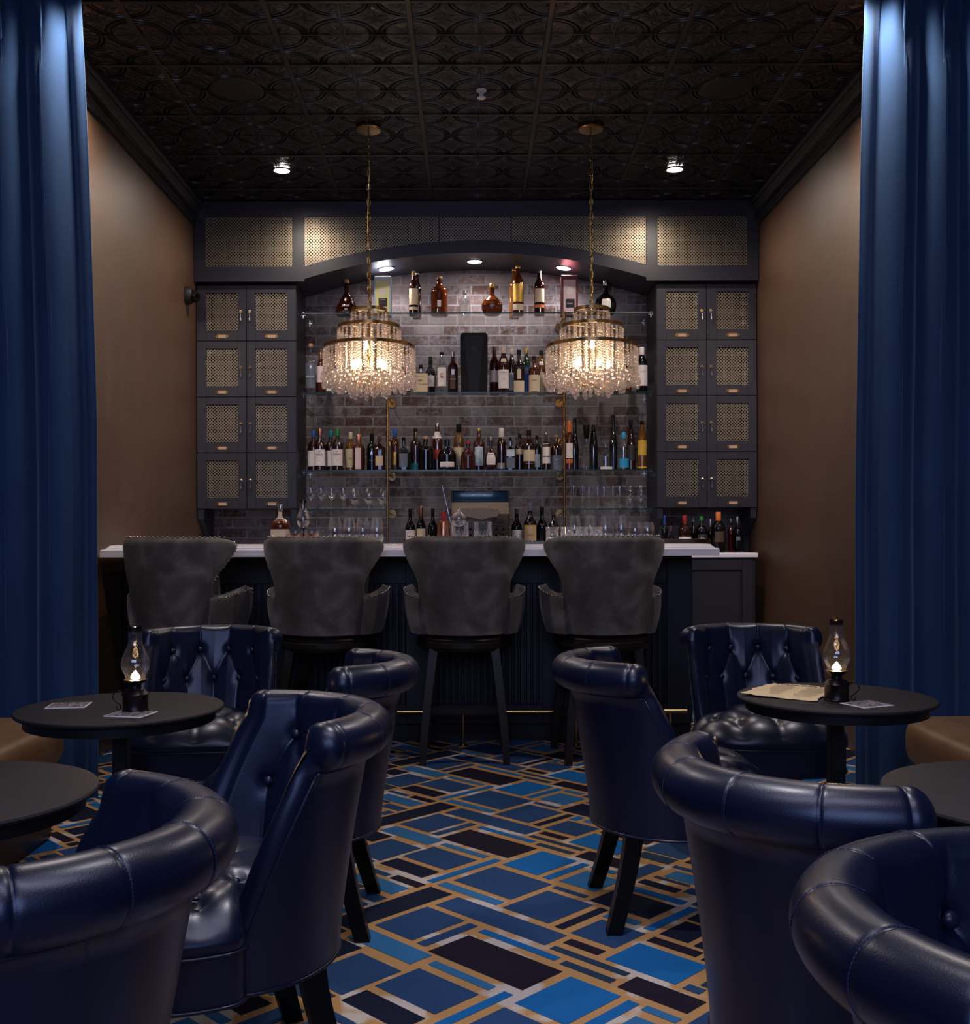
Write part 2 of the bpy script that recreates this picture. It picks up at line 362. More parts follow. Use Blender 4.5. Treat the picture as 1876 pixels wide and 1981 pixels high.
# ------------------------------------------------------------------ room shell
def room():
    P = .735
    RC = [('M', 2.288, 2.482, -2.908, -2.742), ('M', 2.378, 2.526, -2.724, -2.506), ('L', 2.557, 2.587, -2.726, -2.506), ('D', 2.616, 2.77, -2.787, -2.446), ('K', 2.27, 2.349, -2.72, -2.506), ('B', 2.262, 2.582, -2.474, -2.444), ('D', 2.194, 2.234, -2.582, -2.447), ('M', 2.196, 2.222, -2.723, -2.601), ('L', 2.834, 2.908, -3.423, -3.194), ('M', 2.017, 2.068, -2.561, -2.443), ('K', 1.831, 2.232, -2.422, -2.323), ('L', 1.79, 1.87, -2.288, -2.023), ('M', 1.899, 2.105, -2.3, -2.138), ('M', 1.896, 2.102, -2.116, -2.081), ('M', 2.132, 2.227, -2.293, -1.856), ('L', 2.258, 2.297, -2.42, -2.16), ('M', 2.325, 2.519, -2.415, -2.161), ('B', 2.552, 2.761, -2.413, -2.254), ('B', 2.548, 2.757, -2.229, -2.196), ('L', 3.295, 3.436, -2.902, -2.758), ('M', 2.494, 2.518, -2.141, -2.01), ('M', 2.258, 2.465, -2.133, -1.952), ('K', 2.252, 2.464, -1.925, -1.893), ('M', 2.248, 2.391, -1.862, -1.707), ('D', 2.179, 2.217, -1.832, -1.712), ('N', 2.123, 2.149, -1.832, -1.581), ('N', 2.065, 2.093, -1.748, -1.583), ('B', 2.071, 2.099, -2.052, -1.771), ('K', 2.488, 2.63, -1.986, -1.766), ('B', 2.652, 2.69, -1.986, -1.764), ('K', 2.726, 2.769, -1.98, -1.837), ('N', 2.804, 2.824, -1.972, -1.839), ('N', 2.947, 3.011, -2.152, -2.013), ('B', 2.42, 2.655, -1.737, -1.705), ('L', 2.422, 2.456, -1.818, -1.765), ('K', 2.417, 2.55, -1.68, -1.586), ('D', 2.351, 2.391, -1.677, -1.519), ('B', 2.172, 2.325, -1.682, -1.462), ('M', 2.166, 2.2, -1.439, -1.39), ('D', 2.059, 2.143, -1.558, -1.354), ('L', 2.0, 2.029, -1.444, -1.347), ('M', 0.515, 0.705, 0.145, 0.205), ('K', 0.205, 0.3, 0.64, 0.745), ('M', 0.47, 0.525, 0.46, 0.5), ('B', 0.205, 0.265, 0.33, 0.365), ('D', 0.14, 0.185, 0.705, 0.745)]
    names = ['carpet_tan', 'carpet_mid_blue', 'carpet_light_blue', 'carpet_plum_black', 'carpet_ink', 'carpet_bright_blue', 'carpet_navy']
    key = {'M': 1, 'L': 2, 'D': 3, 'K': 4, 'B': 5, 'N': 6}
    g = G(); g.box(-3.2, 3.2, -1.2, 7.6, -.05, 0)
    seen = set()
    for n, (c, p0, p1, q0, q1) in enumerate(RC):
        for a in range(-7, 8):
            for b in range(-8, 9):
                sp, sq = (a + b) * P, (b - a) * P
                pts = [((p + q) / 2 ** .5, (p - q) / 2 ** .5) for p, q in ((p0 + sp, q0 + sq), (p1 + sp, q0 + sq), (p1 + sp, q1 + sq), (p0 + sp, q1 + sq))]
                if all(-3.2 < x < 3.2 and -1.2 < y < 7.6 for x, y in pts):
                    g.cur = key[c]; g.add([(x, y, .0012) for x, y in pts], [(0, 1, 2, 3)])
    struct(g.obj('floor', names))
    struct(G().box(-3.2, 3.2, -1.2, 7.6, CEIL, CEIL + .05).obj('ceiling', 'tin'))
    g = G()
    for k in range(-5, 6):
        x = -.268 + .619 * k
        if -1.9 < x < 1.96: g.box(x - .013, x + .013, 2.0, 7.0, CEIL - .007, CEIL, .003)
    for k in range(-4, 5):
        y = 4.41 + .597 * k
        g.box(XL, XR, y - .009, y + .009, CEIL - .006, CEIL, .002)
    struct(g.obj('trim_1', 'tbar'))
    g = G()
    for k in range(-5, 6):
        for j in (.5,):
            x = -.268 + .619 * (k + j)
            if -1.8 < x < 1.8:
                for d in (-.008, .008): g.tube([(x + d, 2.0, CEIL), (x + d, 7.0, CEIL)], .0025, 6)
    for k in range(-4, 5):
        y = 4.41 + .597 * (k + .5); g.tube([(XL, y, CEIL), (XR, y, CEIL)], .0025, 6)
    struct(g.obj('trim_2', 'tbar'))
    struct(G().box(XL - .08, XL, 4.5, 7.6, 0, CEIL).obj('wall_left', 'wall'))
    struct(G().box(XR, XR + .08, 4.5, 7.6, 0, CEIL).obj('wall_right', 'wall'))
    struct(G().box(XL, XR, 7.52, 7.6, 0, CEIL).obj('wall_back', 'brick'))
    struct(G().box(-3.2, XL - .08, 4.62, 4.72, 0, CEIL).obj('wall_front_left', 'paintdark'))
    struct(G().box(XR + .08, 3.2, 4.62, 4.72, 0, CEIL).obj('wall_front_right', 'paintdark'))
    # crown mouldings
    prof = [(0, 0), (.012, 0), (.012, .016), (.018, .022), (.018, .032), (.030, .040), (.030, .048), (.024, .060), (.028, .085), (.044, .105), (.060, .118), (.060, .128), (.074, .140), (.074, .170), (0, .170)]
    for sgn, xw, nm in ((1, XL, 'trim_3'), (-1, XR, 'trim_4')):
        g = G(); g.prism([(xw + sgn * a, CEIL - .17 + b) for a, b in prof], 4.5, 7.06, 'y'); struct(g.obj(nm, 'crown'))
room()

# ------------------------------------------------------------------ velvet curtains
def curtain(name, label, x_in, x_out, sgn, Y0):
    """x_in(z): inner edge; folds run outwards from it"""
    Wd = abs(x_out - x_in(0)); n = 4.6
    def fn(u, v):
        z = .02 + v * (CEIL - .035)
        xi = x_in(z); w = u * Wd
        ph = 2 * PI * (u * n + .018 * math.sin(1.3 * z + 5 * u))
        first = min(1, max(0, u * n - .05) / .55)
        fold = math.tanh(2.6 * (math.cos(ph + .5) + .35)) * .5
        pin = max(0, (z - 3.05) / .35)
        amp = (.085 + .02 * math.sin(7 * u + 1)) * (1 - .35 * pin) * (.25 + .75 * first)
        y = Y0 - amp * fold + .003 * math.sin(3.1 * z + 9 * u) + .002 * math.sin(5 * z + 30 * u)
        y -= pin ** 1.5 * .020 * math.cos(ph * 3) * (.4 + .6 * first)
        x = xi + (x_out - xi) * u - sgn * .028 * math.sin(2 * (ph + .5)) * (1 - .2 * pin) * first
        return (x, y, z)
    g = G(); g.grid(fn, 210, 90)
    o = g.obj(name, 'velvet', None, 180)
    md = o.modifiers.new('thick', 'SOLIDIFY'); md.thickness = .004
    return tag(o, label, 'curtain', 'velvet curtains framing the bar')
curtain('velvet_curtain', 'blue velvet curtain hanging floor to ceiling on the left, beside the unlit left wall', lambda z: -1.575 - .060 * max(0, (z - 1.6) / 1.8) ** 1.2 , -2.45, -1, 4.36)
curtain('velvet_curtain', 'blue velvet curtain hanging floor to ceiling on the right, behind the table with the parchment', lambda z: 1.610 + .045 * max(0, (z - 1.2) / 2.2) ** 1.2, 2.45, 1, 4.36)

# ------------------------------------------------------------------ tufted barrel chair
SEAMS = (-1.0, -.62, -.22, .22, .62, 1.0)
def lerp(a, b, t): return a + (b - a) * t
def build_chair():
    root = thing('barrel_chair', 'x', 'chair')
    # profile: (A, B, z, Phi, zone, Am, Bm, zm)
    PR = []
    zj = .665
    def inner(z):
        k = max(0, (z - .34) / .41)
        return lerp(.190, .2340, k), lerp(.168, .2720, k)
    def outer(z):
        k = max(0, (z - .27) / (.665 - .27))
        return .243 + .028 * k ** 1.6, .232 + .062 * k ** 1.3
    def phi(z): return math.radians(lerp(99, 63, max(0, min(1, (z - .30) / .40)) ** 1.15))
    for i in range(13):
        z = lerp(.27, zj, i / 12); A, B = outer(z); a2, b2 = inner(z); PR.append((A, B, z, phi(z), 'o', (A + a2) / 2, (B + b2) / 2, z))
    Ac, Bc, zc, r = .262, .300, .714, .048
    for i in range(19):
        th = math.radians(lerp(-78, 122, i / 18)); k = 1.0
        PR.append((Ac + r * k * math.cos(th), Bc + r * k * math.cos(th), zc + r * math.sin(th), phi(zc), 'r', Ac, Bc, zc))
    NI = 40
    for i in range(NI):
        z = lerp(.744, .345, i / (NI - 1)); A, B = inner(z); a2, b2 = outer(min(z, zj)); q = max(0, min(1, (z - .63) / .11)); PR.append((A, B, z, phi(z), 'i', lerp((A + a2) / 2, Ac, q), lerp((B + b2) / 2, Bc, q), lerp(z, zc, q)))
    # tufting pattern on (arc, z)
    top = [(-.195, .668), (-.065, .668), (.065, .668), (.195, .668)]
    low = [(-.255, .562), (-.13, .558), (0, .558), (.13, .558), (.255, .562)]
    segs = []
    for i, b in enumerate(top):
        segs += [(b, low[i]), (b, low[i + 1]), (b, (b[0] * 1.05, .74))]
    for b in low: segs.append((b, (b[0] * .97, .36)))
    def dseg(p, a, b):
        ax, ay = a; dx, dy = b[0] - ax, b[1] - ay; t = max(0, min(1, ((p[0] - ax) * dx + (p[1] - ay) * dy) / (dx * dx + dy * dy)))
        return math.hypot(p[0] - ax - t * dx, p[1] - ay - t * dy)
    def tuft(u, z):
        d = min(dseg((u, z), a, b) for a, b in segs); bd = min(math.hypot(u - b[0], z - b[1]) for b in top + low)
        return .010 * (1 - math.exp(-(d / .034) ** 1.2)) - .013 * math.exp(-(bd / .020) ** 2) - .0028 * math.exp(-(d / .0035) ** 2)
    cols = [lerp(-1, 1, i / 128) for i in range(129)]
    for sm in SEAMS[1:-1]: cols += [sm - .012, sm, sm + .012]
    for e in (-1, 1): cols += [e * .955, e * .962, e * .969]
    cols = sorted(set(round(c, 5) for c in cols))
    ends = [(.05, .010), (.19, .019), (.40, .027), (.66, .031), (.86, .033), (1.0, .034)]
    def point(p, s, f=0.0, ext=0.0):
        A, B, z, Ph, zone, Am, Bm, zm = p
        ph = s * Ph
        if zone == 'i' and f == 0:
            u = ph * .27; d = tuft(u, z) * min(1, (1 - abs(s)) / .06)
            A -= d; B -= d
        if zone == 'r' and f == 0:
            g_ = sum(math.exp(-((s - q) / .008) ** 2) for q in SEAMS[1:-1] + (-.962, .962)) * .0022
            L = math.hypot(A - Am, z - zm); k = (L - g_) / L
            A, B, z = Am + (A - Am) * k, Bm + (B - Bm) * k, zm + (z - zm) * k
        A, B, z = lerp(A, Am, f), lerp(B, Bm, f), lerp(z, zm, f)
        x, y = A * math.sin(ph), -B * math.cos(ph)
        if ext:
            tx, ty = Am * math.cos(ph), Bm * math.sin(ph); L = math.hypot(tx, ty); sg = 1 if s > 0 else -1
            x += sg * ext * tx / L; y += sg * ext * ty / L
        return (x, y, z)
    rows = [(-1, f, e) for f, e in ends[::-1]] + [(c, 0, 0) for c in cols] + [(1, f, e) for f, e in ends]
    V = [point(p, *rw) for rw in rows for p in PR]; m = len(PR)
    g = G(); g.add(V, [(i * m + j, i * m + j + 1, (i + 1) * m + j + 1, (i + 1) * m + j) for i in range(len(rows) - 1) for j in range(m - 1)])
    back = g.obj('backrest', 'leather', root, 180)
    # buttons on the back
    bg = G(); bg.ball((0, 0, 0), .0115, 14, .75, 8); bme = bg.mesh('button', 'piping', 180)
    for (u, z) in top + low:
        A, B = inner(z); ph = u / .27
        x, y = (A + .004) * math.sin(ph), -(B + .004) * math.cos(ph)
        mk('button', bme, back, (x, y, z), (PI / 2, 0, math.atan2(-x, y)))
    # piping: under the roll and down the wings
    g = G(); po = [p for p in PR if p[4] == 'o']
    pts = [Vector(point(po[-1], s)) for s in [lerp(-1, 1, i / 80) for i in range(81)]]
    g.tube([p + Vector((p.x, p.y, 0)).normalized() * .002 for p in pts], .0035, 6)
    for sg in (-1, 1):
        pts = [Vector(point(p, sg)) for p in po]; g.tube([p + Vector((p.x, p.y, 0)).normalized() * .0015 for p in pts], .0032, 6)
    pts = [Vector(point(po[0], lerp(-1, 1, i / 80))) for i in range(81)]
    g.obj('piping', 'piping', root, 180)
    # blue stitching over the roll
    for sm in SEAMS[1:-1]:
        g = G(); pts = [Vector(point(p, sm + .004)) for p in PR if p[4] == 'r'][2:]
        c = Vector((Ac * math.sin(sm * phi(zc)), -Bc * math.cos(sm * phi(zc)), zc))
        for i in range(len(pts) - 1):
            for t in (.05, .55):
                a = pts[i].lerp(pts[i + 1], t); b = pts[i].lerp(pts[i + 1], t + .35)
                a = c + (a - c) * 1.055; b = c + (b - c) * 1.055; g.tube([a, b], .0007, 4)
        g.obj('stitching', 'thread', root)
    # seat outline
    def outline(n=96, ins=0.0):
        ctl = []
        for i in range(n):
            t = 2 * PI * i / n; c, d = math.cos(t), math.sin(t)
            hw = .275; e = 3.2
            k = 1 / (abs(c) ** e + abs(d) ** e) ** (1 / e)
            x, y = (hw - ins) * k * c, .02 + (.262 - ins) * k * d
            if y < .05:
                q = min(1, (.05 - y) / .09); q = q * q * (3 - 2 * q); k2 = 1 / (c * c + d * d) ** .5
                x, y = lerp(x, (.205 - ins) * c, q), lerp(y, max(y, .03 + (.215 - ins) * d), q)
            ctl.append((x, y))
        return ctl
    stop = [(-.2, .10), (-.068, .10), (.068, .10), (.2, .10)]; slow = [(-.135, .01), (0, .01), (.135, .01)]; sfr = [(-.135, .19), (0, .19), (.135, .19)]
    ss = []
    for i, b in enumerate(stop):
        for o_ in (slow, sfr):
            for c in o_:
                if math.hypot(b[0] - c[0], b[1] - c[1]) < .13: ss.append((b, c))
    for c in sfr: ss.append((c, (c[0] * 1.05, .30)))
    for c in slow: ss.append((c, (c[0], -.2)))
    ss += [(stop[0], (-.3, .10)), (stop[3], (.3, .10))]
    def seat_fn(u, v):
        i = u * 96; o0 = outline(96)
        return None
    g = G(); R = 26; n = 96; vs = []; base = outline(n)
    prof = []
    for j in range(R + 1):
        q = j / R                       # 0 centre .. 1 edge, then down the side
        rr = math.sin(q * PI / 2) ** .9 * 1.006; dz = .385 + .092 * (1 - min(1, rr / 1.006) ** 4.2) ** .75
        prof.append((rr, dz))
    prof.append((1.004, .376)); prof.append((.99, .366))
    for j, (rr, dz) in enumerate(prof):
        for x, y in base:
            X, Y = x * rr, .02 + (y - .02) * rr
            z = dz
            if j <= R - 1:
                d = min(dseg((X, Y), a, b) for a, b in ss); bd = min(math.hypot(X - b[0], Y - b[1]) for b in stop + slow + sfr)
                z += (.014 * (1 - math.exp(-(d / .03) ** 1.1)) - .012 - .016 * math.exp(-(bd / .017) ** 2)) * min(1, (1.006 - rr) / .06)
            vs.append((X, Y, z))
    g.add(vs, [(j * n + i, j * n + (i + 1) % n, (j + 1) * n + (i + 1) % n, (j + 1) * n + i) for j in range(len(prof) - 1) for i in range(n)])
    seat = g.obj('seat_cushion', 'leather', root, 180)
    for b in stop + slow + sfr: mk('button', bme, seat, (b[0], b[1], .450 - .02 * (b[1] > .15)), None).scale = (.8, .8, .6)
    g = G(); o1 = outline(n, .004)
    loop = [(x, y, z) for z in (.362, .30, .268) for x, y in o1]
    g.add(loop, [(j * n + i, j * n + (i + 1) % n, (j + 1) * n + (i + 1) % n, (j + 1) * n + i) for j in range(2) for i in range(n)] + [tuple(2 * n + i for i in range(n))])
    g.obj('seat_rail', 'leather', root, 60)
    g = G(); g.tube([(x, y, .364) for x, y in outline(n, .001)], .0042, 6, closed=True); g.tube([(x, y, .269) for x, y in outline(n, .002)], .0038, 6, closed=True)
    pts = [Vector(point(po[0], lerp(-1, 1, i / 60))) for i in range(61)]; g.tube(pts, .004, 6)
    g.obj('seat_piping', 'piping', root, 180)
    for sx in (-1, 1):
        G().beam([((sx * .212, .205, 0), .019, .019), ((sx * .205, .200, .28), .026, .026)]).obj('leg', 'blackleg', root)
        G().beam([((sx * (.158 + .037 * (1 - t) ** 1.3), -.132 - .063 * (1 - t) ** 1.3, .266 * t), .020 + .004 * t, .021 + .004 * t) for t in [i / 8 for i in range(9)]]).obj('leg', 'blackleg', root, 40)
    return root
ch = build_chair()
R_ = math.radians
CH = [  # x, y, facing angle measured from +Y (ccw), label
    (-1.00, 3.87, R_(186), 'navy tufted leather chair facing the camera behind the left oil lamp'),
    (1.085, 3.88, R_(180), 'navy tufted leather chair facing the camera behind the table with the parchment'),
    (-.503, 3.05, R_(91), 'navy leather barrel chair seen from behind, near the second bar stool from the left'),
    (.585, 3.10, R_(-89), 'navy leather barrel chair with its back to the aisle, just right of the carpet aisle'),
    (-.510, 2.135, R_(115.7), 'navy leather barrel chair turned left, its tufted seat and back buttons in view'),
    (-.660, 1.345, R_(92), 'navy leather barrel chair in the lower left corner, cut by the frame'),
    (.640, 1.736, R_(-64), 'large navy leather barrel chair right of the aisle, blue sheen along its long roll'),
    (.665, .990, R_(-115.7), 'navy leather barrel chair nearest the camera in the lower right corner'),
]
for i, (x, y, a, lb) in enumerate(CH):
    o = ch if i == 0 else dup(ch)
    o.location = (x, y, 0); o.rotation_euler = (0, 0, a); o['label'] = lb; o['group'] = 'tufted navy barrel chairs around the tables'

# ------------------------------------------------------------------ bar stool
def build_stool():
    root = thing('bar_stool', 'x', 'bar stool')
    D = .245                     # distance of back from centre
    def ab(z):
        k = (z - .64) / .48
        return lerp(.222, .300, max(0, k)) + .02 * math.sin(min(1, max(0, k)) * PI), lerp(.225, .285, max(0, k))
    Wz = [(.64, .205), (.68, .232), (.72, .240), (.78, .232), (.82, .222), (.86, .216), (.90, .220), (.94, .236), (.98, .258), (1.02, .277), (1.06, .290), (1.09, .292), (1.105, .286), (1.117, .272), (1.122, .250)]
    def hw(z):
        for (a, b), (c, d) in zip(Wz, Wz[1:]):
            if z <= c: return lerp(b, d, max(0, (z - a) / (c - a)))
        return Wz[-1][1]
    def panel(z, s, off):
        A, B = ab(z); w = hw(z); ph0 = math.asin(min(.98, w / A)); ph = s * ph0
        n = Vector((math.sin(ph), -math.cos(ph), 0))
        return Vector((A * math.sin(ph), -B * math.cos(ph), z)) + n * off
    zs = [.64 + .482 * (i / 36) for i in range(37)]
    g = G()
    th = .024
    loopv = []
    rows = [('o', z) for z in zs] + [('t', 0)] + [('i', z) for z in zs[::-1]]
    def fn(u, v):
        s = lerp(-1, 1, u); j = int(round(v * (2 * len(zs) + 1)))
        edge = 1 - max(0, (abs(s) - .90) / .10) ** 2 * .75
        if j < len(zs): z = zs[j]; tt = 1 - max(0, (z - 1.10) / .022) ** 2 * .8; return panel(z, s, th * edge * tt)
        if j <= len(zs): z = zs[-1]; p = panel(z, s, 0); p.z += .004; return p
        z = zs[2 * len(zs) - j + 0] if 2 * len(zs) - j < len(zs) else zs[-1]
        tt = 1 - max(0, (z - 1.10) / .022) ** 2 * .8
        return panel(z, s, -th * edge * tt)
    g.grid(fn, 48, 2 * len(zs) + 1)
    # side edges closed by strips
    nv = 2 * len(zs) + 2
    base = 0
    for u0 in (0, 48):
        for j in range(len(zs) - 1):
            a = u0 * nv + j; b = u0 * nv + (nv - 1 - j); g.f.append([a, a + 1, b - 1, b]); g.mi.append(0)
    g.obj('backrest', 'suede', root, 70)
    # wrap-around arms
    for sg in (-1, 1):
        g = G()
        def top(ph):
            k = (ph - R_(52)) / R_(58); return .838 + .055 * math.sin(min(1, max(0, k)) * PI / 2) if k > .18 else lerp(.88, .838, max(0, k) / .18)
        def fa(u, v):
            ph = lerp(R_(50), R_(118), u); zt = .842 + .050 * max(0, (u - .25) / .75) ** .8
            if u > .8: zt -= .10 * ((u - .8) / .2) ** 2
            A, B = .232, .235
            v4 = v * 2
            k = v4 if v4 < 1 else 2 - v4
            z = lerp(.64, zt, k); fl = lerp(0, .040, k) * (.4 + u * .7); bot = math.sin(PI * min(1, k * 1.0)) * .012
            t = .026 * (1 - (max(0, k - .86) / .14) ** 2 * .7) * (1 - max(0, (u - .9) / .1) ** 2 * .7)
            off = (t if v4 < 1 else -t) + fl + bot + .016
            n = Vector((sg * math.sin(ph), -math.cos(ph), 0))
            return Vector((sg * A * math.sin(ph), -B * math.cos(ph), z)) + n * off
        g.grid(fa, 26, 40)
        for u0 in (0, 26):
            for j in range(20):
                a = u0 * 41 + j; b = u0 * 41 + 40 - j
                if a + 1 < b - 1: g.f.append([a, a + 1, b - 1, b]); g.mi.append(0)
                else: g.f.append([a, a + 1, b]); g.mi.append(0)
        arm = g.obj('armrest', 'suede', root, 70)
        g = G()
        for i in range(16): p = fa(.12 + .8 * i / 15, .46); g.ball(tuple(p + Vector((0, 0, .004)) + Vector((sg * .003, 0, 0))), .0045, 8)
        g.obj('nailhead_trim', 'nail', arm, 180)
        g = G(); g.tube([panel(lerp(.645, .83, i / 12), sg * lerp(.72, 1.02, i / 12), .033) for i in range(13)], .0018, 5); g.obj('seam', 'suede', root, 180)
    g = G()
    for i in range(27):
        p = panel(1.118, lerp(-.98, .98, i / 26), .006); g.ball((p.x, p.y, p.z + .008), .0048, 8)
    for sg in (-1, 1):
        for i in range(14): p = panel(lerp(.90, 1.10, i / 13), sg, -.006); g.ball((p.x + sg * .003, p.y + .012, p.z), .0045, 8)
    g.obj('nailhead_trim', 'nail', root, 180)
    g = G(); g.lathe([(.001, .66), (.19, .66), (.215, .67), (.225, .70), (.215, .745), (.18, .765), (.001, .775)], 40, (0, .02, 0)); g.obj('seat_cushion', 'suede', root, 60)
    g = G(); g.lathe([(.001, .64), (.20, .64), (.205, .635), (.205, .628), (.232, .625), (.240, .615), (.236, .603), (.243, .598), (.243, .575), (.234, .566), (.225, .556), (.001, .556)], 56)
    g.obj('swivel_ring', 'darkwood', root, 40)
    ft = [(-1, -1), (1, -1), (1, 1), (-1, 1)]
    def leg(t, a, b): e = t ** 1.3; return Vector((a * lerp(.205, .150, e), b * lerp(.205, .150, e), .57 * t))
    for a, b in ft:
        G().beam([(leg(t, a, b), .017 + .004 * t, .017 + .004 * t) for t in [i / 6 for i in range(7)]]).obj('leg', 'darkwood', root, 40)
    def bar(a, b, t, r=(.012, .014), bow=0.0):
        p, q = leg(t, *a), leg(t, *b); pts = []
        for i in range(9):
            k = i / 8; m = p.lerp(q, k); m.y += bow * math.sin(PI * k) * (1 if a[1] > 0 else -1); pts.append(m)
        return pts
    for a, b, t, bow in ((ft[0], ft[1], .47, .03), (ft[3], ft[2], .33, .02), (ft[0], ft[3], .60, 0), (ft[1], ft[2], .60, 0)):
        pts = bar(a, b, t, bow=bow); g = G()
        d = Vector((0, 1, 0)) if a[1] == b[1] else Vector((1, 0, 0))
        g.grid(lambda u, v: pts[int(round(u * 8))] + d * (.010 if v in (.25, .5) else -.010) + Vector((0, 0, .014 if v in (.5, .75) else -.014)), 8, 4, cv=True)
        g.obj('stretcher', 'darkwood', root, 40)
    return root
st = build_stool()
for i, (px, Y, a, lb) in enumerate([
    (366, 5.205, -15, 'grey distressed leather bar stool leftmost at the bar, its right arm turned out'),
    (634, 5.24, -6, 'grey distressed leather bar stool second from the left, behind the left tufted chair'),
    (898, 5.24, 0, 'grey distressed leather bar stool square to the bar, four legs showing'),
    (1161, 5.24, 5, 'grey distressed leather bar stool rightmost at the bar')]):
    o = st if i == 0 else dup(st)
    o.location = ((px - CX) * Y / F, Y, 0); o.scale = (1, 1, .989); o.rotation_euler = (0, 0, R_(a)); o['label'] = lb; o['group'] = 'bar stools along the counter'

# ------------------------------------------------------------------ pedestal tables
TZ = .66
def build_table():
    root = thing('pedestal_table', 'x', 'table')
    g = G(); g.lathe([(.0001, TZ), (.268, TZ), (.2745, TZ - .002), (.277, TZ - .006), (.2745, TZ - .011), (.26, TZ - .013), (.0001, TZ - .013)], 72); g.obj('tabletop', 'tabletop', root, 35)
    g = G(); g.lathe([(.0001, TZ - .013), (.252, TZ - .013), (.252, TZ - .040), (.246, TZ - .042), (.0001, TZ - .042)], 72); g.obj('apron_ring', 'iron', root, 35)
    g = G(); g.box(-.02, .02, -.02, .02, .20, TZ - .042, .004)
    for i in range(9): g.box(-.012, .012, -.026, -.018, .26 + i * .022, .27 + i * .022, .001)
    g.obj('column', 'iron', root)
    g = G(); g.lathe([(.0001, .15), (.05, .15), (.06, .16), (.06, .235), (.05, .245), (.03, .25), (.0001, .25)], 8); g.box(-.075, .075, -.02, .02, .17, .225, .005); g.box(-.02, .02, -.075, .075, .17, .225, .005)
    g.cyl((.06, 0, .20), (.11, 0, .20), .008); g.obj('crank_hub', 'iron', root, 35)
    for k in range(4):
        a = PI / 4 + k * PI / 2; c, s = math.cos(a), math.sin(a)
        pts = [(.05, .21), (.085, .19), (.11, .145), (.135, .08), (.175, .035), (.23, .015), (.262, .010)]
        g = G(); g.tube([(c * r, s * r, z) for r, z in pts], [.017, .018, .016, .015, .015, .014, .012], 8)
        g.ball((c * .115, s * .115, .14), .021, 10); g.obj('foot', 'iron', root, 60)
    return root
tb = build_table()
TBL = [(-.948, 2.79, 'round charcoal pedestal table holding an oil lamp and two coasters on the left'),
       (1.030, 2.936, 'round charcoal pedestal table holding the parchment and an oil lamp on the right'),
       (-.953, 1.86, 'bare round charcoal table cut by the left edge of the photo'),
       (1.016, 1.827, 'bare round charcoal table half hidden behind the large chair roll at the right edge')]
for i, (x, y, lb) in enumerate(TBL):
    o = tb if i == 0 else dup(tb)
    o.location = (x, y, 0); o['label'] = lb; o['group'] = 'round pedestal tables'
    k = [.978, .98, .96, 1.0][i]; o.scale = (k, k, 1)

# ------------------------------------------------------------------ table lamps, coasters, parchment
def build_lamp(lit=True):
    root = thing('oil_lamp', 'x', 'oil lamp')
    g = G(); g.lathe([(.0001, 0), (.031, 0), (.032, .003), (.030, .006), (.030, .040), (.033, .043), (.031, .047), (.026, .050), (.024, .054), (.014, .057), (.013, .066), (.018, .070), (.028, .078), (.029, .080), (.0001, .079)], 36); g.obj('lamp_base', 'bronze', root, 50)
    g = G(); pr = [(.0235, .080), (.0235, .088), (.026, .094), (.033, .108), (.0345, .120), (.032, .134), (.025, .152), (.0185, .166), (.0165, .180), (.0165, .200), (.0168, .204)]
    g.lathe(pr, 36); g.obj('glass_chimney', 'glass', root, 180)
    g = G(); g.lathe([(.0167, .200), (.0170, .213), (.0166, .2145), (.0164, .213)], 36); g.obj('sooty_rim', 'smoked', root, 180)
    if lit:
        g = G(); g.lathe([(.0001, .080), (.010, .0825), (.0115, .087), (.008, .093), (.003, .099), (.0001, .103)], 12, sy=.5); g.obj('flame', 'flame', root, 180)
    g = G(); pts = [(-.030, 0, .048), (-.040, 0, .052), (-.052, 0, .046), (-.056, 0, .034), (-.046, 0, .022), (-.036, 0, .014), (-.036, 0, .006), (-.044, 0, .004), (-.047, 0, .010), (-.042, 0, .013)]
    g.tube(pts, .0016, 6); g.obj('handle', 'bronze', root, 180)
    return root
lamp = build_lamp(); lamp.scale = (1.08, 1.08, 1.04)
lamp.location = at(262, 1358, 2.715); lamp.location.z = TZ
lamp['label'] = 'lit oil lamp with a glass chimney on the left table, near two coasters'; lamp['group'] = 'lit oil lamps on the tables'
l2 = dup(lamp, None, R_(150), 'lit oil lamp with a glass chimney on the right table, next to the parchment'); l2.location = at(1618, 1350, 2.86); l2.location.z = TZ; 
for nm, px, py, Y, a, lb in (('coaster', 133, 1360, 2.80, 8, 'black and white coaster under the curtain edge, farther left on the left table'),
                             ('coaster', 253, 1377, 2.66, -12, 'black and white coaster in front of the left oil lamp'),
                             ('coaster', 1676, 1365, 2.78, 24, 'black and white coaster right of the parchment on the right table')):
    p = at(px, py, Y); g = G(); g.box(-.052, .052, -.045, .045, 0, .003, .0008); g.cur = 1; g.box(-.048, .048, -.041, .041, .0029, .0034)
    tag(g.obj(nm, ['white', 'print'], None, None, (p.x, p.y, TZ), (0, 0, R_(a))), lb, 'coaster', 'printed coasters on the tables')
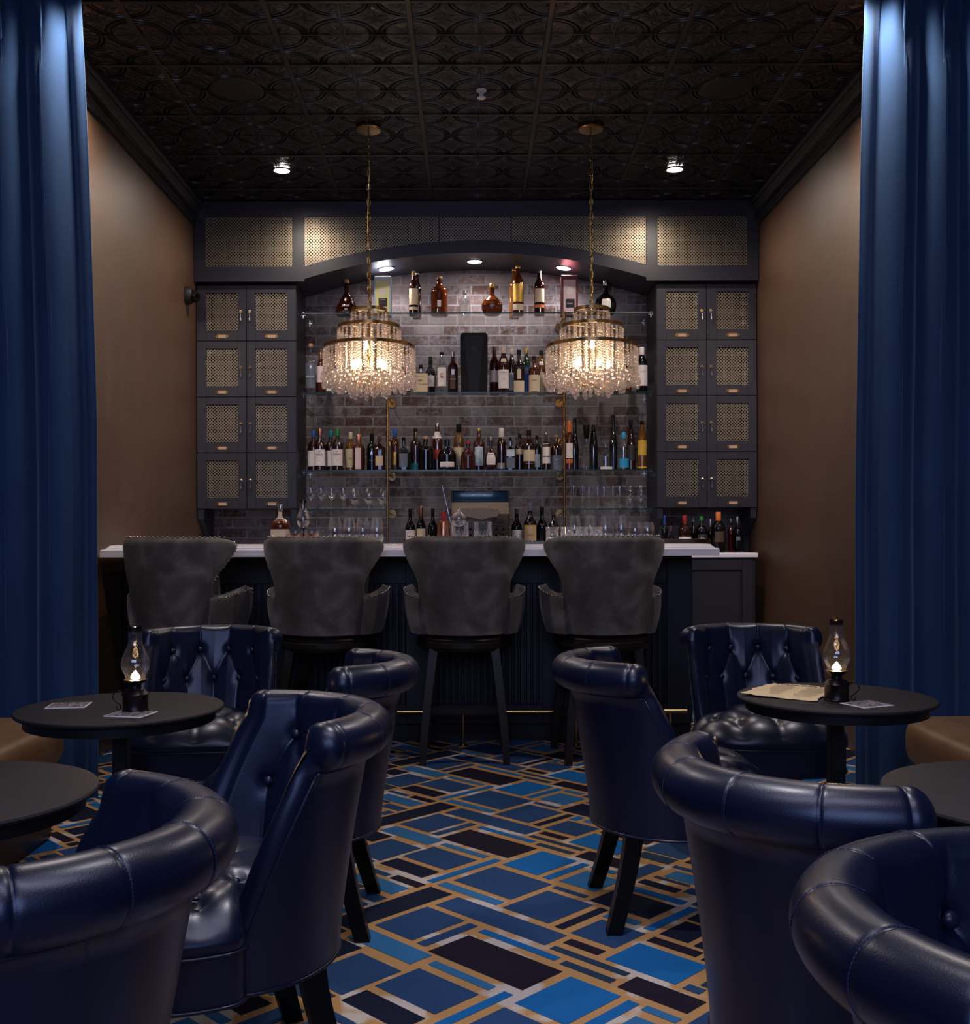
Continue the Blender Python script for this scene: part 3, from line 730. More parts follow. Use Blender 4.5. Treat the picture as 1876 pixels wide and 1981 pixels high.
def parchment():
    random.seed(3); nx, ny = 60, 60; g = G()
    def fn(u, v):
        x, y = (u - .5) * .205, (v - .5) * .280
        y += (abs(2 * v - 1) ** 6) * (.0035 * math.sin(19 * u + 3) + .002 * math.sin(41 * u)) * (1 if v > .5 else -1)
        x += (abs(2 * u - 1) ** 6) * (.0035 * math.sin(17 * v + 1) + .002 * math.sin(39 * v)) * (1 if u > .5 else -1)
        z = .0005 + .007 * max(0, .5 - u) ** 2 * 4 * (1 - v) + .002 * math.sin(4 * u + 3 * v) ** 2
        return (x, y, z)
    g.grid(fn, nx, ny); o = g.obj('parchment_notice', 'parchment', None, 180)
    o.modifiers.new('t', 'SOLIDIFY').thickness = .0008
    tag(o, 'torn tan parchment notice reading STAFF ONLY beside the right oil lamp', 'notice')
    o.location = (.930, 3.003, TZ + .0012); o.rotation_euler = (0, 0, R_(-34))
    text('STAFF ONLY', .023, 'ink', o, (-.012, .108, .0045), (0, 0, 0), sx=1.1)
    for cx in (-.045, .052):
        for k in range(13):
            g = G(); w = .036 * random.uniform(.7, 1); g.box(cx - w, cx + w, .080 - k * .014, .0814 - k * .014, .0040, .0043)
            if k == 0: G0 = g
            else: G0.v, G0.f, G0.mi = G0.v + g.v, G0.f + [[i + len(G0.v) for i in f] for f in g.f], G0.mi + g.mi
        G0.obj('text_lines', 'brownc', o)
parchment()

# ------------------------------------------------------------------ tan benches at the sides
def bench(label, x0, x1, y0, y1, cr):
    root = thing('leather_bench', label, 'bench', ((x0 + x1) / 2, (y0 + y1) / 2, 0)); hx, hy = (x1 - x0) / 2, (y1 - y0) / 2
    g = G(); n = 64; vs = []
    pf = [(.0, .447), (.5, .449), (.90, .447), (.95, .443), (.98, .432), (.996, .410), (1.0, .385), (.998, .345), (.985, .316), (.97, .305)]
    for q, z in pf:
        for i in range(n):
            t = 2 * PI * i / n; c, s = math.cos(t), math.sin(t); k = 1 / (abs(c) ** 6 + abs(s) ** 6) ** (1 / 6)
            ex = min(hx, hy) * (1 - q)
            vs.append(((hx - ex) * k * c if q else 0, (hy - ex) * k * s if q else (hy - min(hx, hy)) * s * k, z))
    g.add(vs, [(j * n + i, j * n + (i + 1) % n, (j + 1) * n + (i + 1) % n, (j + 1) * n + i) for j in range(len(pf) - 1) for i in range(n)]); g.obj('cushion', 'tan', root, 60)
    g = G(); g.box(-hx + .08, hx - .08, -hy + .05, hy - .05, 0, .306, .02); g.obj('plinth', 'plinth', root, 30)
bench('tan leather bench at the left edge, behind the left table', -2.35, -1.475, 2.95, 3.88, .05)
bench('tan leather bench at the right edge, behind the bare right table', 1.545, 2.45, 2.75, 3.86, .05)

# ------------------------------------------------------------------ bar counter
def bar():
    root = thing('bar_counter', 'long bar with white stone top and dark fluted navy front behind the four stools', 'bar', (0, 5.6, 0))
    x0, x1 = XL + .005, 1.255
    Yf = 5.245
    prof = [(Yf, 1.012), (Yf, 1.046), (Yf + .004, 1.050), (Yf + .020, 1.052), (Yf + .022, 1.058), (Yf + .030, 1.061), (Yf + .034, 1.068), (Yf + .040, 1.071), (Yf + .055, 1.072), (5.90, 1.072), (5.90, 1.012)]
    g = G(); n = len(prof); xs = [(x0 + .006, 0), (x1 - .055, .0), (x1, 0)]
    vs = []
    # left end and right end return with the same moulding
    for x, (sg) in ((x0, 1), (x1, -1)):
        for y, z in prof:
            ins = max(0, min(.055, (y - Yf))) if y < 5.8 else (.055 if z > 1.05 else 0)
            vs.append((x + sg * ins, y - 5.6, z))
    g.add(vs, [tuple(range(n))[::-1], tuple(range(n, 2 * n))] + [(i, (i + 1) % n, n + (i + 1) % n, n + i) for i in range(n)])
    g.obj('countertop', 'quartz', root, 40)
    X1 = 1.19
    g = G(); g.box(x0, X1, .02, .25, .10, 1.012); g.box(x0, X1, .0, .02, .86, 1.012); g.box(x0, X1, .0, .02, .10, .20); g.obj('bar_front', 'paintdark', root)
    g = G(); x = x0
    while x < X1 - .02:
        g.box(x + .004, min(x + .030, X1), .006, .02, .20, .86, .004); x += .034
    tag(g.obj('fluted_panel', 'paintdark', root), None)
    for xx in (x0, -1.10, -.36, .38, X1 - .14): G().box(xx, xx + .14, -.012, .012, .10, .99, .003).obj('pilaster', 'paintdark', root)
    G().box(x0, X1, .03, .25, 0, .10).obj('toe_kick', 'black', root)
    rail = G().cyl((-.75, -.10, .18), (X1 - .05, -.10, .18), .013, n=14).obj('foot_rail', 'brassb', root, 60)
    for x in (-.66, -.05, .55, 1.05): G().cyl((x, -.10, .18), (x, .0, .19), .009).cyl((x, -.10, .17), (x, -.10, 0), .008).cyl((x, -.10, .006), (x, -.10, 0), .028).obj('rail_bracket', 'brassb', rail, 60)
bar()
def back_bar():
    root = thing('back_counter', 'lower white-topped back counter under the bottle shelves, its panelled end in view past the bar', 'counter', (0, 7.2, 0))
    x0, x1 = XL + .005, 1.905
    G().box(x0, x1, -.31, .315, .965, .995, .003).obj('worktop', 'quartz', root)
    G().box(x0, x1 - .012, -.28, .315, 0, .965).obj('carcass', 'paint', root)
    for k in range(6):
        a = x0 + .01 + k * (x1 - x0 - .03) / 6; b = a + (x1 - x0 - .03) / 6 - .012
        g = G(); g.box(a, a + .07, -.30, -.28, .12, .95, .002); g.box(b - .07, b, -.30, -.28, .12, .95, .002); g.box(a + .07, b - .07, -.30, -.28, .88, .95, .002); g.box(a + .07, b - .07, -.30, -.28, .12, .19, .002)
        g.box(a + .08, b - .08, -.29, -.28, .20, .87, .004); g.obj('panel_door', 'paint', root)
back_bar()

# ------------------------------------------------------------------ brass lattice
def lattice(g, x0, x1, z0, z1, y, step=.0150, w=.0048, zb=None, t=.0012):
    """diagonal metal strips clipped to the opening (zb(x): lower bound)"""
    def clip(px, pz, dx, dz):
        t0, t1 = -9, 9
        for p, d, lo, hi in ((px, dx, x0, x1), (pz, dz, z0, z1)):
            a, b = (lo - p) / d, (hi - p) / d
            if a > b: a, b = b, a
            t0, t1 = max(t0, a), min(t1, b)
        return t0, t1
    r = 2 ** -.5; n = int(((x1 - x0) + (z1 - z0)) / (step * 1.414)) + 2
    for sg in (1, -1):
        for k in range(n):
            px = x0 + k * step * 1.414 if sg < 0 else x1 - k * step * 1.414
            t0, t1 = clip(px, z0, sg * r, r)
            if t1 - t0 < .004: continue
            if zb:
                N = 60; ok = [i for i in range(N + 1) if z0 + r * (t0 + (t1 - t0) * i / N) > zb(px + sg * r * (t0 + (t1 - t0) * i / N))]
                if len(ok) < 2: continue
                t0, t1 = t0 + (t1 - t0) * ok[0] / N, t0 + (t1 - t0) * ok[-1] / N
            a = (px + sg * r * t0, z0 + r * t0); b = (px + sg * r * t1, z0 + r * t1); ox, oz = -r * w / 2, sg * r * w / 2
            g.add([(a[0] + ox, y, a[1] + oz), (a[0] - ox, y, a[1] - oz), (b[0] - ox, y, b[1] - oz), (b[0] + ox, y, b[1] + oz),
                   (a[0] + ox, y + t, a[1] + oz), (a[0] - ox, y + t, a[1] - oz), (b[0] - ox, y + t, b[1] - oz), (b[0] + ox, y + t, b[1] + oz)],
                  [(0, 1, 2, 3), (7, 6, 5, 4), (0, 3, 7, 4), (1, 5, 6, 2)])

# ------------------------------------------------------------------ locker cabinets
def locker(x0, x1, label, op):
    root = thing('locker_cabinet', label, 'cabinet', ((x0 + x1) / 2, 7.1, 1.305)); W = (x1 - x0) / 2; hgt = 1.535; rh = hgt / 4
    g = G(); g.box(-W, W, .35, .40, 0, hgt); g.box(-W, -W + .018, .021, .35, 0, hgt); g.box(W - .018, W, .021, .35, 0, hgt); g.box(-.012, .012, .021, .35, 0, hgt)
    for k in range(5): g.box(-W + .018, W - .018, .021, .35, min(hgt - .018, max(0, k * rh - .009)), min(hgt, max(.018, k * rh + .009)))
    g.obj('carcass', 'paint', root)
    G().box(-W, W, .03, .40, hgt, hgt + .010).obj('top_filler', 'black', root)
    for s in (-1, 1):
        g = G(); g.box(s * (W - .0235) - .0225, s * (W - .0235) + .0225, .01, .3, -.075, 0, .004); g.prism([(.03, -.075), (.30, -.075), (.30, -.31), (.22, -.31), (.20, -.20), (.10, -.12)], s * (W - .020) - .018, s * (W - .020) + .018, 'x'); g.obj('support_bracket', 'paintdark', root)
    for k in range(4):
        for c in range(2):
            a, b = (-W + .002, -.002) if c == 0 else (.002, W - .002); z0, z1 = k * rh + .002, (k + 1) * rh - .002
            oa, ob = a + op[c][0], a + op[c][1]; za, zb = z1 - .308, z1 - .050
            g = G(); g.box(a, oa, 0, .02, z0, z1, .0012); g.box(ob, b, 0, .02, z0, z1, .0012); g.box(oa, ob, 0, .02, zb, z1, .0012); g.box(oa, ob, 0, .02, z0, za, .0012)
            d = g.obj('door', 'paint', root)
            g = G(); lattice(g, oa, ob, za, zb, .012, .0155, .0046); g.obj('grille', 'grille', d)
            mx = (oa + ob) / 2 + (.002 if c else .0); zt = z0 + .031
            g = G(); g.box(mx - .034, mx + .034, -.0035, 0, zt - .014, zt - .010); g.box(mx - .034, mx + .034, -.0035, 0, zt + .010, zt + .014); g.box(mx - .040, mx - .028, -.0035, 0, zt - .014, zt + .014, .001); g.box(mx + .028, mx + .040, -.0035, 0, zt - .014, zt + .014, .001)
            g.cyl((mx - .042, -.003, zt), (mx - .042, 0, zt), .006); g.cyl((mx + .042, -.003, zt), (mx + .042, 0, zt), .006); h = g.obj('label_holder', 'brass', d, 30)
            G().box(mx - .028, mx + .028, -.002, -.0005, zt - .010, zt + .010).obj('blank_card', 'tag', h)
            lx = -.036 if c == 0 else .026; lz = (zb + za) / 2 - .003
            g = G(); g.cyl((lx, 0, lz), (lx, -.012, lz), .011, .010, 14); g.cyl((lx, -.012, lz), (lx, -.022, lz), .004, .004, 8); lk = g.obj('lock', 'brassb', d, 50)
            tilt = random.uniform(-.3, .3); kx, kz = lx + .002, lz - .004
            g = G(); g.tube([(kx + .010 * math.cos(t), -.024, kz - .006 + .010 * math.sin(t)) for t in [i * PI / 5 for i in range(10)]], .0014, 5, closed=True)
            g.tube([(kx, -.024, kz - .016), (kx + .010 * tilt, -.024, kz - .058)], .0022, 6); g.box(kx - .004, kx + .004, -.025, -.023, kz - .060, kz - .040)
            g.obj('key', 'chrome', d, 50)
pL, pR = at(379, 770, 7.1).x + .001, at(573.5, 770, 7.1).x
locker(max(pL, XL + .004), pR, 'left charcoal locker cabinet of eight doors with brass lattice windows', ((.066, .283), (.060, .278)))
qL, qR = at(1270, 770, 7.1).x, at(1467, 770, 7.1).x
locker(qL, min(qR, XR - .004), 'right charcoal locker cabinet of eight doors with brass lattice windows', ((.064, .282), (.066, .284)))

# ------------------------------------------------------------------ arched valance over the shelves
ax0, ax1 = at(573, 545, 7.05).x, at(1271, 543, 7.05).x
zbot = at(918, 543.5, 7.05).z; zapx = at(918, 489, 7.05).z
def arch(x):
    k = (x - ax0) / (ax1 - ax0)
    if k <= 0 or k >= 1: return zbot
    rise, half = zapx - zbot, (ax1 - ax0) / 2; R = (half * half + rise * rise) / (2 * rise)
    return zapx - R + math.sqrt(R * R - (x - (ax0 + ax1) / 2) ** 2)
def valance():
    root = thing('arched_valance', 'charcoal arched valance with brass lattice panels, spanning between the locker cabinets up to the ceiling', 'valance', (0, 7.05, 0))
    x0, x1 = XL + .004, XR - .004
    X = lambda px: at(px, 480, 7.05).x
    Z = lambda px, py: at(px, py, 7.05).z
    zt = CEIL - .003; zr = Z(918, 418.5); zs = Z(918, 514.5)
    cols = [X(397), X(565), X(588.5), X(1250), X(1272), X(1445)]
    gl = lambda x: max(arch(x) + (Z(0, 0) - Z(0, 24)), 0)
    g = G(); T = .022
    g.box(x0, x1, 0, T, zr, zt); g.box(x0, cols[0], 0, T, zbot, zr); g.box(cols[1], cols[2], 0, T, zbot, zr); g.box(cols[3], cols[4], 0, T, zbot, zr); g.box(cols[5], x1, 0, T, zbot, zr)
    g.box(cols[0], cols[1], 0, T, zbot, zs); g.box(cols[4], cols[5], 0, T, zbot, zs)
    N = 60; xa, xb = cols[2], cols[3]
    # fix the stiles where the arch starts inside them
    vs = []
    for i in range(N + 1):
        x = lerp(xa, xb, i / N); lo = arch(x); hi = gl(x)
        vs += [(x, 0, lo), (x, 0, hi), (x, T, hi), (x, T, lo)]
    g.add(vs, [(i * 4 + k, i * 4 + (k + 1) % 4, i * 4 + 4 + (k + 1) % 4, i * 4 + 4 + k) for i in range(N) for k in range(4)])
    for k in (1, 2):
        x = X([0, 849, 989][k]); g.box(x - .004, x + .004, .006, .016, gl(x) - .002, zr)
    g.obj('face_frame', 'paint', root, 30)
    g = G(); vs = []
    for i in range(N + 1):
        x = lerp(ax0, ax1, i / N); z = arch(x); vs += [(x, T, z), (x, .468, z), (x, .468, z + .012), (x, T, z + .012)]
    g.add(vs, [(i * 4 + k, i * 4 + (k + 1) % 4, i * 4 + 4 + (k + 1) % 4, i * 4 + 4 + k) for i in range(N) for k in range(4)]); g.obj('soffit', 'paint', root, 30)
    G().box(x0, x1, .20, .23, zbot + .22, zt).box(x0, ax0 - .01, .20, .23, zbot + .06, zt).box(ax1 + .01, x1, .20, .23, zbot + .06, zt).obj('backing_board', 'void', root)
    G().box(x0, ax0, T, .468, zbot, zbot + .012).box(ax1, x1, T, .468, zbot, zbot + .012).obj('underside', 'paint', root)
    for a, b in ((cols[0], cols[1]), (cols[4], cols[5])):
        g = G(); lattice(g, a, b, zs, zr, .012, .0155, .0054); g.obj('grille', 'grille', root)
    xs = [cols[2], X(849), X(989), cols[3]]
    for a, b in zip(xs, xs[1:]):
        g = G(); lattice(g, a, b, zs, zr, .012, .0155, .0054, zb=lambda x: gl(x) - .012); g.obj('grille', 'grille', root)
valance()
# recessed lights
def downlight(name, p, label, r, cat='ceiling light', grp=None, nz=None):
    root = thing(name, label, cat, tuple(p), 0, grp)
    g = G(); g.lathe([(r, 0), (r * 1.25, 0), (r * 1.28, -.004), (r * 1.02, -.006), (r * .98, 0)], 28); g.obj('trim_ring', 'paintdark', root, 50)
    g = G(); g.lathe([(.0001, -.002), (r * .98, -.002), (r * .98, .0), (.0001, .0)], 28); g.obj('lens', 'lamp', root)
    return root
for px, lb in ((545, 'glowing recessed ceiling light on the left, above the left locker cabinet'), (1305, 'glowing recessed ceiling light on the right, above the right locker cabinet')):
    p = at(px, 333, 6.45); p.z = CEIL - .001; downlight('recessed_light', p, lb, .048, grp='ceiling downlights')
for px, lb in ((747, 'left of three small lights under the arch'), (918, 'middle small light at the top of the arch'), (1090, 'right of three small lights under the arch')):
    Y = 7.27; x = at(px, 510, Y).x; o = downlight('arch_light', Vector((x, Y, arch(x) - .001)), lb, .05, grp='lights under the arch')
    dx = .02; o.rotation_euler = (0, -math.atan2(arch(x + dx) - arch(x - dx), 2 * dx), 0)
for px, lb in ((458, 'black round ceiling speaker on the left'), (1405, 'black round ceiling speaker on the right')):
    p = at(px, 173, 5.28); g = G(); g.lathe([(.0001, -.006), (.12, -.006), (.128, -.004), (.132, 0), (.0001, 0)], 48)
    tag(g.obj('ceiling_speaker', 'black', None, 50, (p.x, 5.28, CEIL)), lb, 'speaker', 'ceiling speakers')
p = at(931, 180, 5.30); root = thing('sprinkler_head', 'small white sprinkler head at the centre of the ceiling', 'sprinkler', (p.x, 5.30, CEIL))
G().lathe([(.0001, 0), (.026, 0), (.024, -.006), (.012, -.010), (.0001, -.010)], 24).obj('escutcheon', 'white', root, 50)
G().cyl((0, 0, -.01), (0, 0, -.035), .006).cyl((-.012, 0, -.012), (-.005, 0, -.036), .002).cyl((.012, 0, -.012), (.005, 0, -.036), .002).lathe([(.0001, -.036), (.022, -.038), (.022, -.041), (.0001, -.041)], 16).obj('deflector', 'white', root, 50)
# dome camera on the left wall
p = at(372, 572, 6.72); root = thing('security_camera', 'black dome security camera mounted on the left wall beside the lockers', 'camera', (XL, 6.86, at(372, 572, 6.86).z))
G().lathe([(.0001, 0), (.060, 0), (.060, .018), (.050, .040), (.046, .046), (.0001, .046)], 32).obj('mount', 'black', root, 40, None, (0, PI / 2, 0))
g = G(); g.ball((.060, -.01, -.008), .040, 24); g.obj('dome', 'bronze', root, 180)
G().lathe([(.0001, .003), (.016, .003), (.018, 0)], 20).obj('camera_lens', 'blackglass', root, 40, (.085, -.042, -.010), (PI / 2 + .15, 0, .55))

# ------------------------------------------------------------------ glass shelves and brass posts
SZ = {1: at(918, 604, 7.13).z, 2: at(918, 758, 7.13).z, 3: at(918, 908.5, 7.13).z, 4: at(918, 984, 7.13).z, 5: .995}
def shelf(px0, px1, k, label):
    x0, x1, z = at(px0, 700, 7.13).x, at(px1, 700, 7.13).x, SZ[k]
    root = thing('glass_shelf', label, 'shelf', ((x0 + x1) / 2, 7.3, z - .010), 0, 'clear glass bottle shelves'); w = (x1 - x0) / 2
    G().box(-w, w, -.169, .205, 0, .010).obj('glass_pane', 'shelf', root)
    G().box(-w, w, -.171, -.1692, .0005, .0095).obj('polished_edge', 'edge', root)
    for s in ((-1, 1) if px1 - px0 > 300 else ((-1,) if px0 < 700 else (1,))):
        for yy in (-.15, .14): G().box(s * (w - .012) - .016, s * (w - .012) + .016, yy - .006, yy + .006, -.006, -.001).box(s * (w - .012) - .003, s * (w - .012) + .003, yy - .008, yy + .004, -.026, .016).obj('shelf_pin', 'chrome', root)
shelf(583, 1263, 1, 'topmost glass shelf, just under the arch'); shelf(583, 1263, 2, 'second glass shelf from the top, behind the chandeliers')
shelf(583, 1263, 3, 'third glass shelf from the top, full of bottles'); shelf(587, 748, 4, 'short lower glass shelf on the left carrying stemmed glasses')
shelf(1093, 1263, 4, 'short lower glass shelf on the right carrying flutes')
for px, lb in ((749.5, 'left brass post holding the glass shelves'), (1091, 'right brass post holding the glass shelves')):
    x = at(px, 800, 7.12).x; root = thing('brass_post', lb, 'post', (x, 7.112, .995), 0, 'brass shelf posts'); H = SZ[1] - .995 - .012
    G().cyl((0, 0, .001), (0, 0, H), .0085, n=14).obj('pole', 'brass', root, 60)
    for zz in (SZ[1] - .03, SZ[2] - .03, SZ[2] - .30, SZ[3] - .025, SZ[3] + .22, SZ[4] - .028):
        z = zz - .995
        G().lathe([(.009, -.030), (.013, -.026), (.013, -.020), (.011, -.018), (.011, .018), (.013, .020), (.013, .026), (.009, .030)], 16, (0, 0, z)).obj('collar', 'brass', root, 40)
        if abs(zz - SZ[2] + .3) > .01: G().cyl((0, 0, z), (0, .40, z), .006).cyl((0, .398, z), (0, .407, z), .030, n=20).obj('wall_standoff', 'brass', root, 40)

# ------------------------------------------------------------------ bottles
PF = {
 'wine': [(0, .9), (.015, 1), (.56, 1), (.62, .92), (.68, .66), (.73, .42), (.78, .35), (1, .34)],
 'bour': [(0, .92), (.02, 1), (.60, 1), (.67, .92), (.72, .66), (.76, .40), (.80, .34), (.92, .32), (1, .33)],
 'tall': [(0, .92), (.015, 1), (.64, 1), (.70, .9), (.76, .62), (.82, .44), (1, .36)],
 'round': [(0, .55), (.02, .68), (.10, .88), (.22, 1), (.34, 1), (.46, .86), (.55, .58), (.62, .30), (.70, .24), (1, .23)],
 'drop': [(0, .82), (.03, .96), (.12, 1), (.26, .92), (.44, .62), (.56, .36), (.64, .23), (1, .21)],
 'squat': [(0, .92), (.02, 1), (.46, 1), (.55, .90), (.62, .62), (.67, .32), (.72, .24), (1, .24)],
 'cone': [(0, .96), (.03, 1), (.22, .88), (.45, .50), (.55, .32), (.62, .28), (1, .30)],
 'slim': [(0, .95), (.02, 1), (.45, .98), (.60, .75), (.75, .48), (.90, .38), (1, .44)],
 'keg': [(0, .85), (.04, 1), (.50, 1), (.62, .85), (.68, .45), (.73, .30), (1, .30)],
}
BG = {1: 'bottles on the top glass shelf', 2: 'bottles on the second glass shelf', 3: 'bottles on the third glass shelf', 5: 'bottles on the back counter', 6: 'bottles in the niche under the right cabinet'}
def bottle(px, top, w, k, kind, glass, cap, capf, lab, desc, dy=0.0, sq=0, body2=None, txt=None):
    Y = {1: 7.26, 2: 7.26, 3: 7.25, 5: 7.12, 6: 7.15, 7: 5.48}[k] + dy
    zb = SZ.get(k, .995) if k != 7 else 1.072
    p = at(px, top, Y); h = p.z - zb; r = w / 2 * Y / F * .98
    root = thing('bottle', desc, 'bottle', (p.x, Y, zb), 0, BG.get(k))
    P0 = PF[kind]; hc = 1 - capf
    def rad(t):
        for (a, b), (c, d) in zip(P0, P0[1:]):
            if t <= c: u = (t - a) / (c - a); u = u * u * (3 - 2 * u) if abs(b - d) > .12 else u; return b + (d - b) * u
        return P0[-1][1]
    ts = [0, .008, .02] + [i / 40 for i in range(1, 40) if i / 40 < hc - .012] + [hc]
    pr = [(.0001, 0)] + [(r * rad(t) * (.93 if t == 0 else 1), h * t) for t in ts] + [(.0001, h * hc)]
    n = 24 if sq else 22
    f = .62 if (kind in ('round', 'drop')) else 1
    G().lathe(pr, n, sq=sq, sy=f).obj('bottle_body', glass, root, 50)
    if cap:
        rc = r * rad(min(1, hc + .01)) * 1.06
        cp = [(rc * .98, h * hc), (rc * 1.02, h * hc + .002), (rc * 1.02, h - .004), (rc * .9, h), (.0001, h)]
        if cap == 'ball': cp = [(rc * .8, h * hc)] + [(rc * 2.1 * math.sin(a), h * hc + (h - h * hc) / 2 * (1 - math.cos(a))) for a in [.45, .8, 1.2, 1.6, 2.0, 2.4, 2.8]] + [(.0001, h)]
        elif cap in ('bigblack',): rc2 = r * .42; cp = [(rc2 * .6, h * hc), (rc2 * .75, h * hc + .005), (rc2 * 1.05, h - .004), (rc2, h), (.0001, h)]
        G().lathe(cp, 16).obj('cap', {'ball': 'crystal', 'bigblack': 'blackc'}.get(cap, cap), root, 50)
    def patch(col, a, b, ang=58, g2=None, nm='label_or_glare'):
        g = G(); A = R_(ang); off = .0008
        if sq: g.box(-r * .72 * ang / 58, r * .72 * ang / 58, -r * 1.0 - .001, -r * .98, h * a, h * b)
        else:
            def fn(u, v):
                th = -PI / 2 + (u - .5) * 2 * A; t = a + (b - a) * v; rr = r * rad(t) + off
                return (rr * math.cos(th), rr * f * math.sin(th) - (0 if f == 1 else .0008), h * t)
            g.grid(fn, 12, 5)
        return g.obj(nm, col, root, 60)
    for q in (lab or []):
        patch(*q)
    if txt:
        for (s, sz, zf, cc) in txt: text(s, sz, cc, root, (0, -r * f * (1.0) - .0028, h * zf), (PI / 2, 0, 0), sx=.85)
    if body2: patch(*body2)
    return root
def L(col, a, b, ang=58): return (col, a, b, ang)
B = bottle
# top shelf
B(670.3, 541, 43, 1, 'drop', 'darkamber', 'cork', .10, None, 'dark red teardrop decanter with a white crest, leftmost on the top shelf', txt=[('♛', .03, .42, 'copperc'), ('JENSSEN', .016, .26, 'white'), ('XO', .016, .16, 'white')])
B(800, 525, 19.5, 1, 'tall', 'darkamber', 'cork', .10, [L('cream', .24, .60), L('yellow', .42, .47, 66), L('cream', .13, .19)], 'slender dark brandy bottle, cream label crossed by a yellow band, top shelf')
B(806.5, 527, 18, 1, 'tall', 'darkamber', 'silver', .05, None, 'slender dark bottle hidden behind the cream and yellow labelled one', .10)
B(849.8, 535, 34, 1, 'bour', 'amber', 'cork', .06, [L('white', .20, .36, 12)], 'broad amber whiskey bottle with a clear glass neck on the top shelf')
B(898.7, 562, 23, 1, 'bour', 'clear', 'silver', .15, [L('white', .12, .42, 50)], 'small clear bottle with a silver stopper and white label on the top shelf')
B(951.5, 549, 42, 1, 'round', 'amber', 'gold_cap', .13, [L('copperc', .26, .40, 12)], 'round amber cognac decanter with gold stopper on the top shelf')
B(1001.5, 514, 23.5, 1, 'tall', 'amber', 'gold_cap', .06, [L('gold_cap', .26, .62), L('yellow', .28, .60, 50), L('cream', .10, .22)], 'tall rum bottle with a golden yellow label on the top shelf')
B(994, 520, 20, 1, 'tall', 'gold', 'gold_cap', .05, None, 'gold topped bottle just behind the golden yellow labelled one on the top shelf', .11)
B(1043, 523, 21.5, 1, 'tall', 'darkamber', 'silver', .06, [L('cream', .28, .58), L('orange', .16, .23)], 'dark brandy bottle with cream label and a thin orange strip on the top shelf')
B(1171, 542, 43, 1, 'round', 'darkglass', 'silver', .16, [L('white', .20, .44, 24)], 'dark round flask with a pale round medallion, rightmost on the top shelf')
def carton(px0, px1, top, k, mats_, desc, inner, lines):
    Y = 7.27; a, b = at(px0, top, Y), at(px1, top, Y); zb = SZ[k]; w = (b.x - a.x) / 2; h = a.z - zb
    root = thing('gift_carton', desc, 'carton', ((a.x + b.x) / 2, Y, zb), 0, None); G().box(-w, w, -.045, .045, 0, h, .003).obj('carton_body', mats_[0], root)
    for (col, x0, x1, z0, z1) in inner: G().box(w * x0, w * x1, -.0462 - .0004 * inner.index((col, x0, x1, z0, z1)), -.045, h * z0, h * z1).obj('printed_panel', col, root)
    g = G(); g.lathe([(.0001, 0), (.30, 0), (.32, .02), (.0001, .021)], 28); g.T = Matrix.Identity(4)
    me = g.mesh('emblem', 'white', 60); o = mk('emblem', me, root, (0, -.0472, h * .60), (PI / 2, 0, 0)); o.scale = (w * 1.2, w * 1.4, .02)
    for s, sz, zf, c in lines: text(s, sz, c, root, (0, -.0485, h * zf), (PI / 2, 0, 0), sx=.8)
carton(724.7, 757.2, 537, 1, ('paleblue',), 'pale blue bottle carton with a yellow green printed face on the top shelf', [('lime', -.78, .78, .04, .88), ('ink', -.48, .52, .22, .44)], [('CLAUDE', .013, .395, 'white'), ('CHATELIER', .010, .31, 'redink')])
carton(1084.5, 1116.5, 535, 1, ('burgundy',), 'burgundy bottle carton with a pale pink printed face on the top shelf', [('pinkw', -.74, .74, .05, .88), ('ink', -.50, .60, .18, .40)], [('Camus', .017, .29, 'pinkw')])
# second shelf
B(601.3, 665, 22, 2, 'tall', 'clear', 'cork', .07, [L('greyblue', .12, .60, 62), L('silver', .50, .56, 22)], 'clear vodka bottle with a grey arched label, leftmost on the second shelf', txt=[('BELUGA', .0165, .34, 'white')])
B(620.4, 683, 19, 2, 'tall', 'copperglass', 'copperc', .14, [L('pinkw', .30, .68, 62)], 'rose pink bottle with a white label half behind the left chandelier', .05)
B(643, 703, 27, 2, 'squat', 'clear', 'cork', .12, [L('white', .10, .52, 60)], 'square clear bottle with a white label behind the left chandelier', .02, 4)
B(765, 715, 19, 2, 'wine', 'darkglass', 'blackc', .12, None, 'black bottle just right of the left chandelier drops, before the cream gin bottle')
B(785, 710, 20, 2, 'wine', 'ruby', 'red', .12, [L('cream', .15, .5, 60)], 'dark red bottle with a cream label, partly behind the square gin bottle', .06)
B(814, 706, 34, 2, 'squat', 'clear', 'blackc', .14, [L('cream', .04, .66, 66)], 'square gin bottle with a large cream label on the second shelf', -.03, 4, txt=[('THE TINY TAKEO', .0075, .57, 'brownc'), ('GIN.', .022, .42, 'ink'), ('READY-TO-DRINK', .014, .29, 'ink')])
B(832.5, 690, 21, 2, 'wine', 'darkglass', 'blackc', .20, [L('white', .22, .50, 48)], 'dark bottle with a round white label behind the square gin bottle', .06, txt=[('43', .02, .36, 'redink')])
B(854.6, 681.5, 23, 2, 'tall', 'clear', 'blackc', .06, [L('white', .18, .62, 46)], 'clear gin bottle with a white oval label and red monogram on the second shelf', txt=[('G', .050, .42, 'redink'), ('A', .026, .40, 'ink')])
B(875.8, 681, 20, 2, 'bour', 'darkamber', 'silver', .12, [L('brownc', .12, .45, 40)], 'dark amber bottle with white script, left of the black box', 0, 4, txt=[('WESTLAND', .009, .34, 'white')])
B(956, 671, 20.5, 2, 'tall', 'ruby', 'brownc', .12, [L('pinkw', .26, .50, 60)], 'dark red whisky bottle with a grey pink label, just right of the black box', .05)
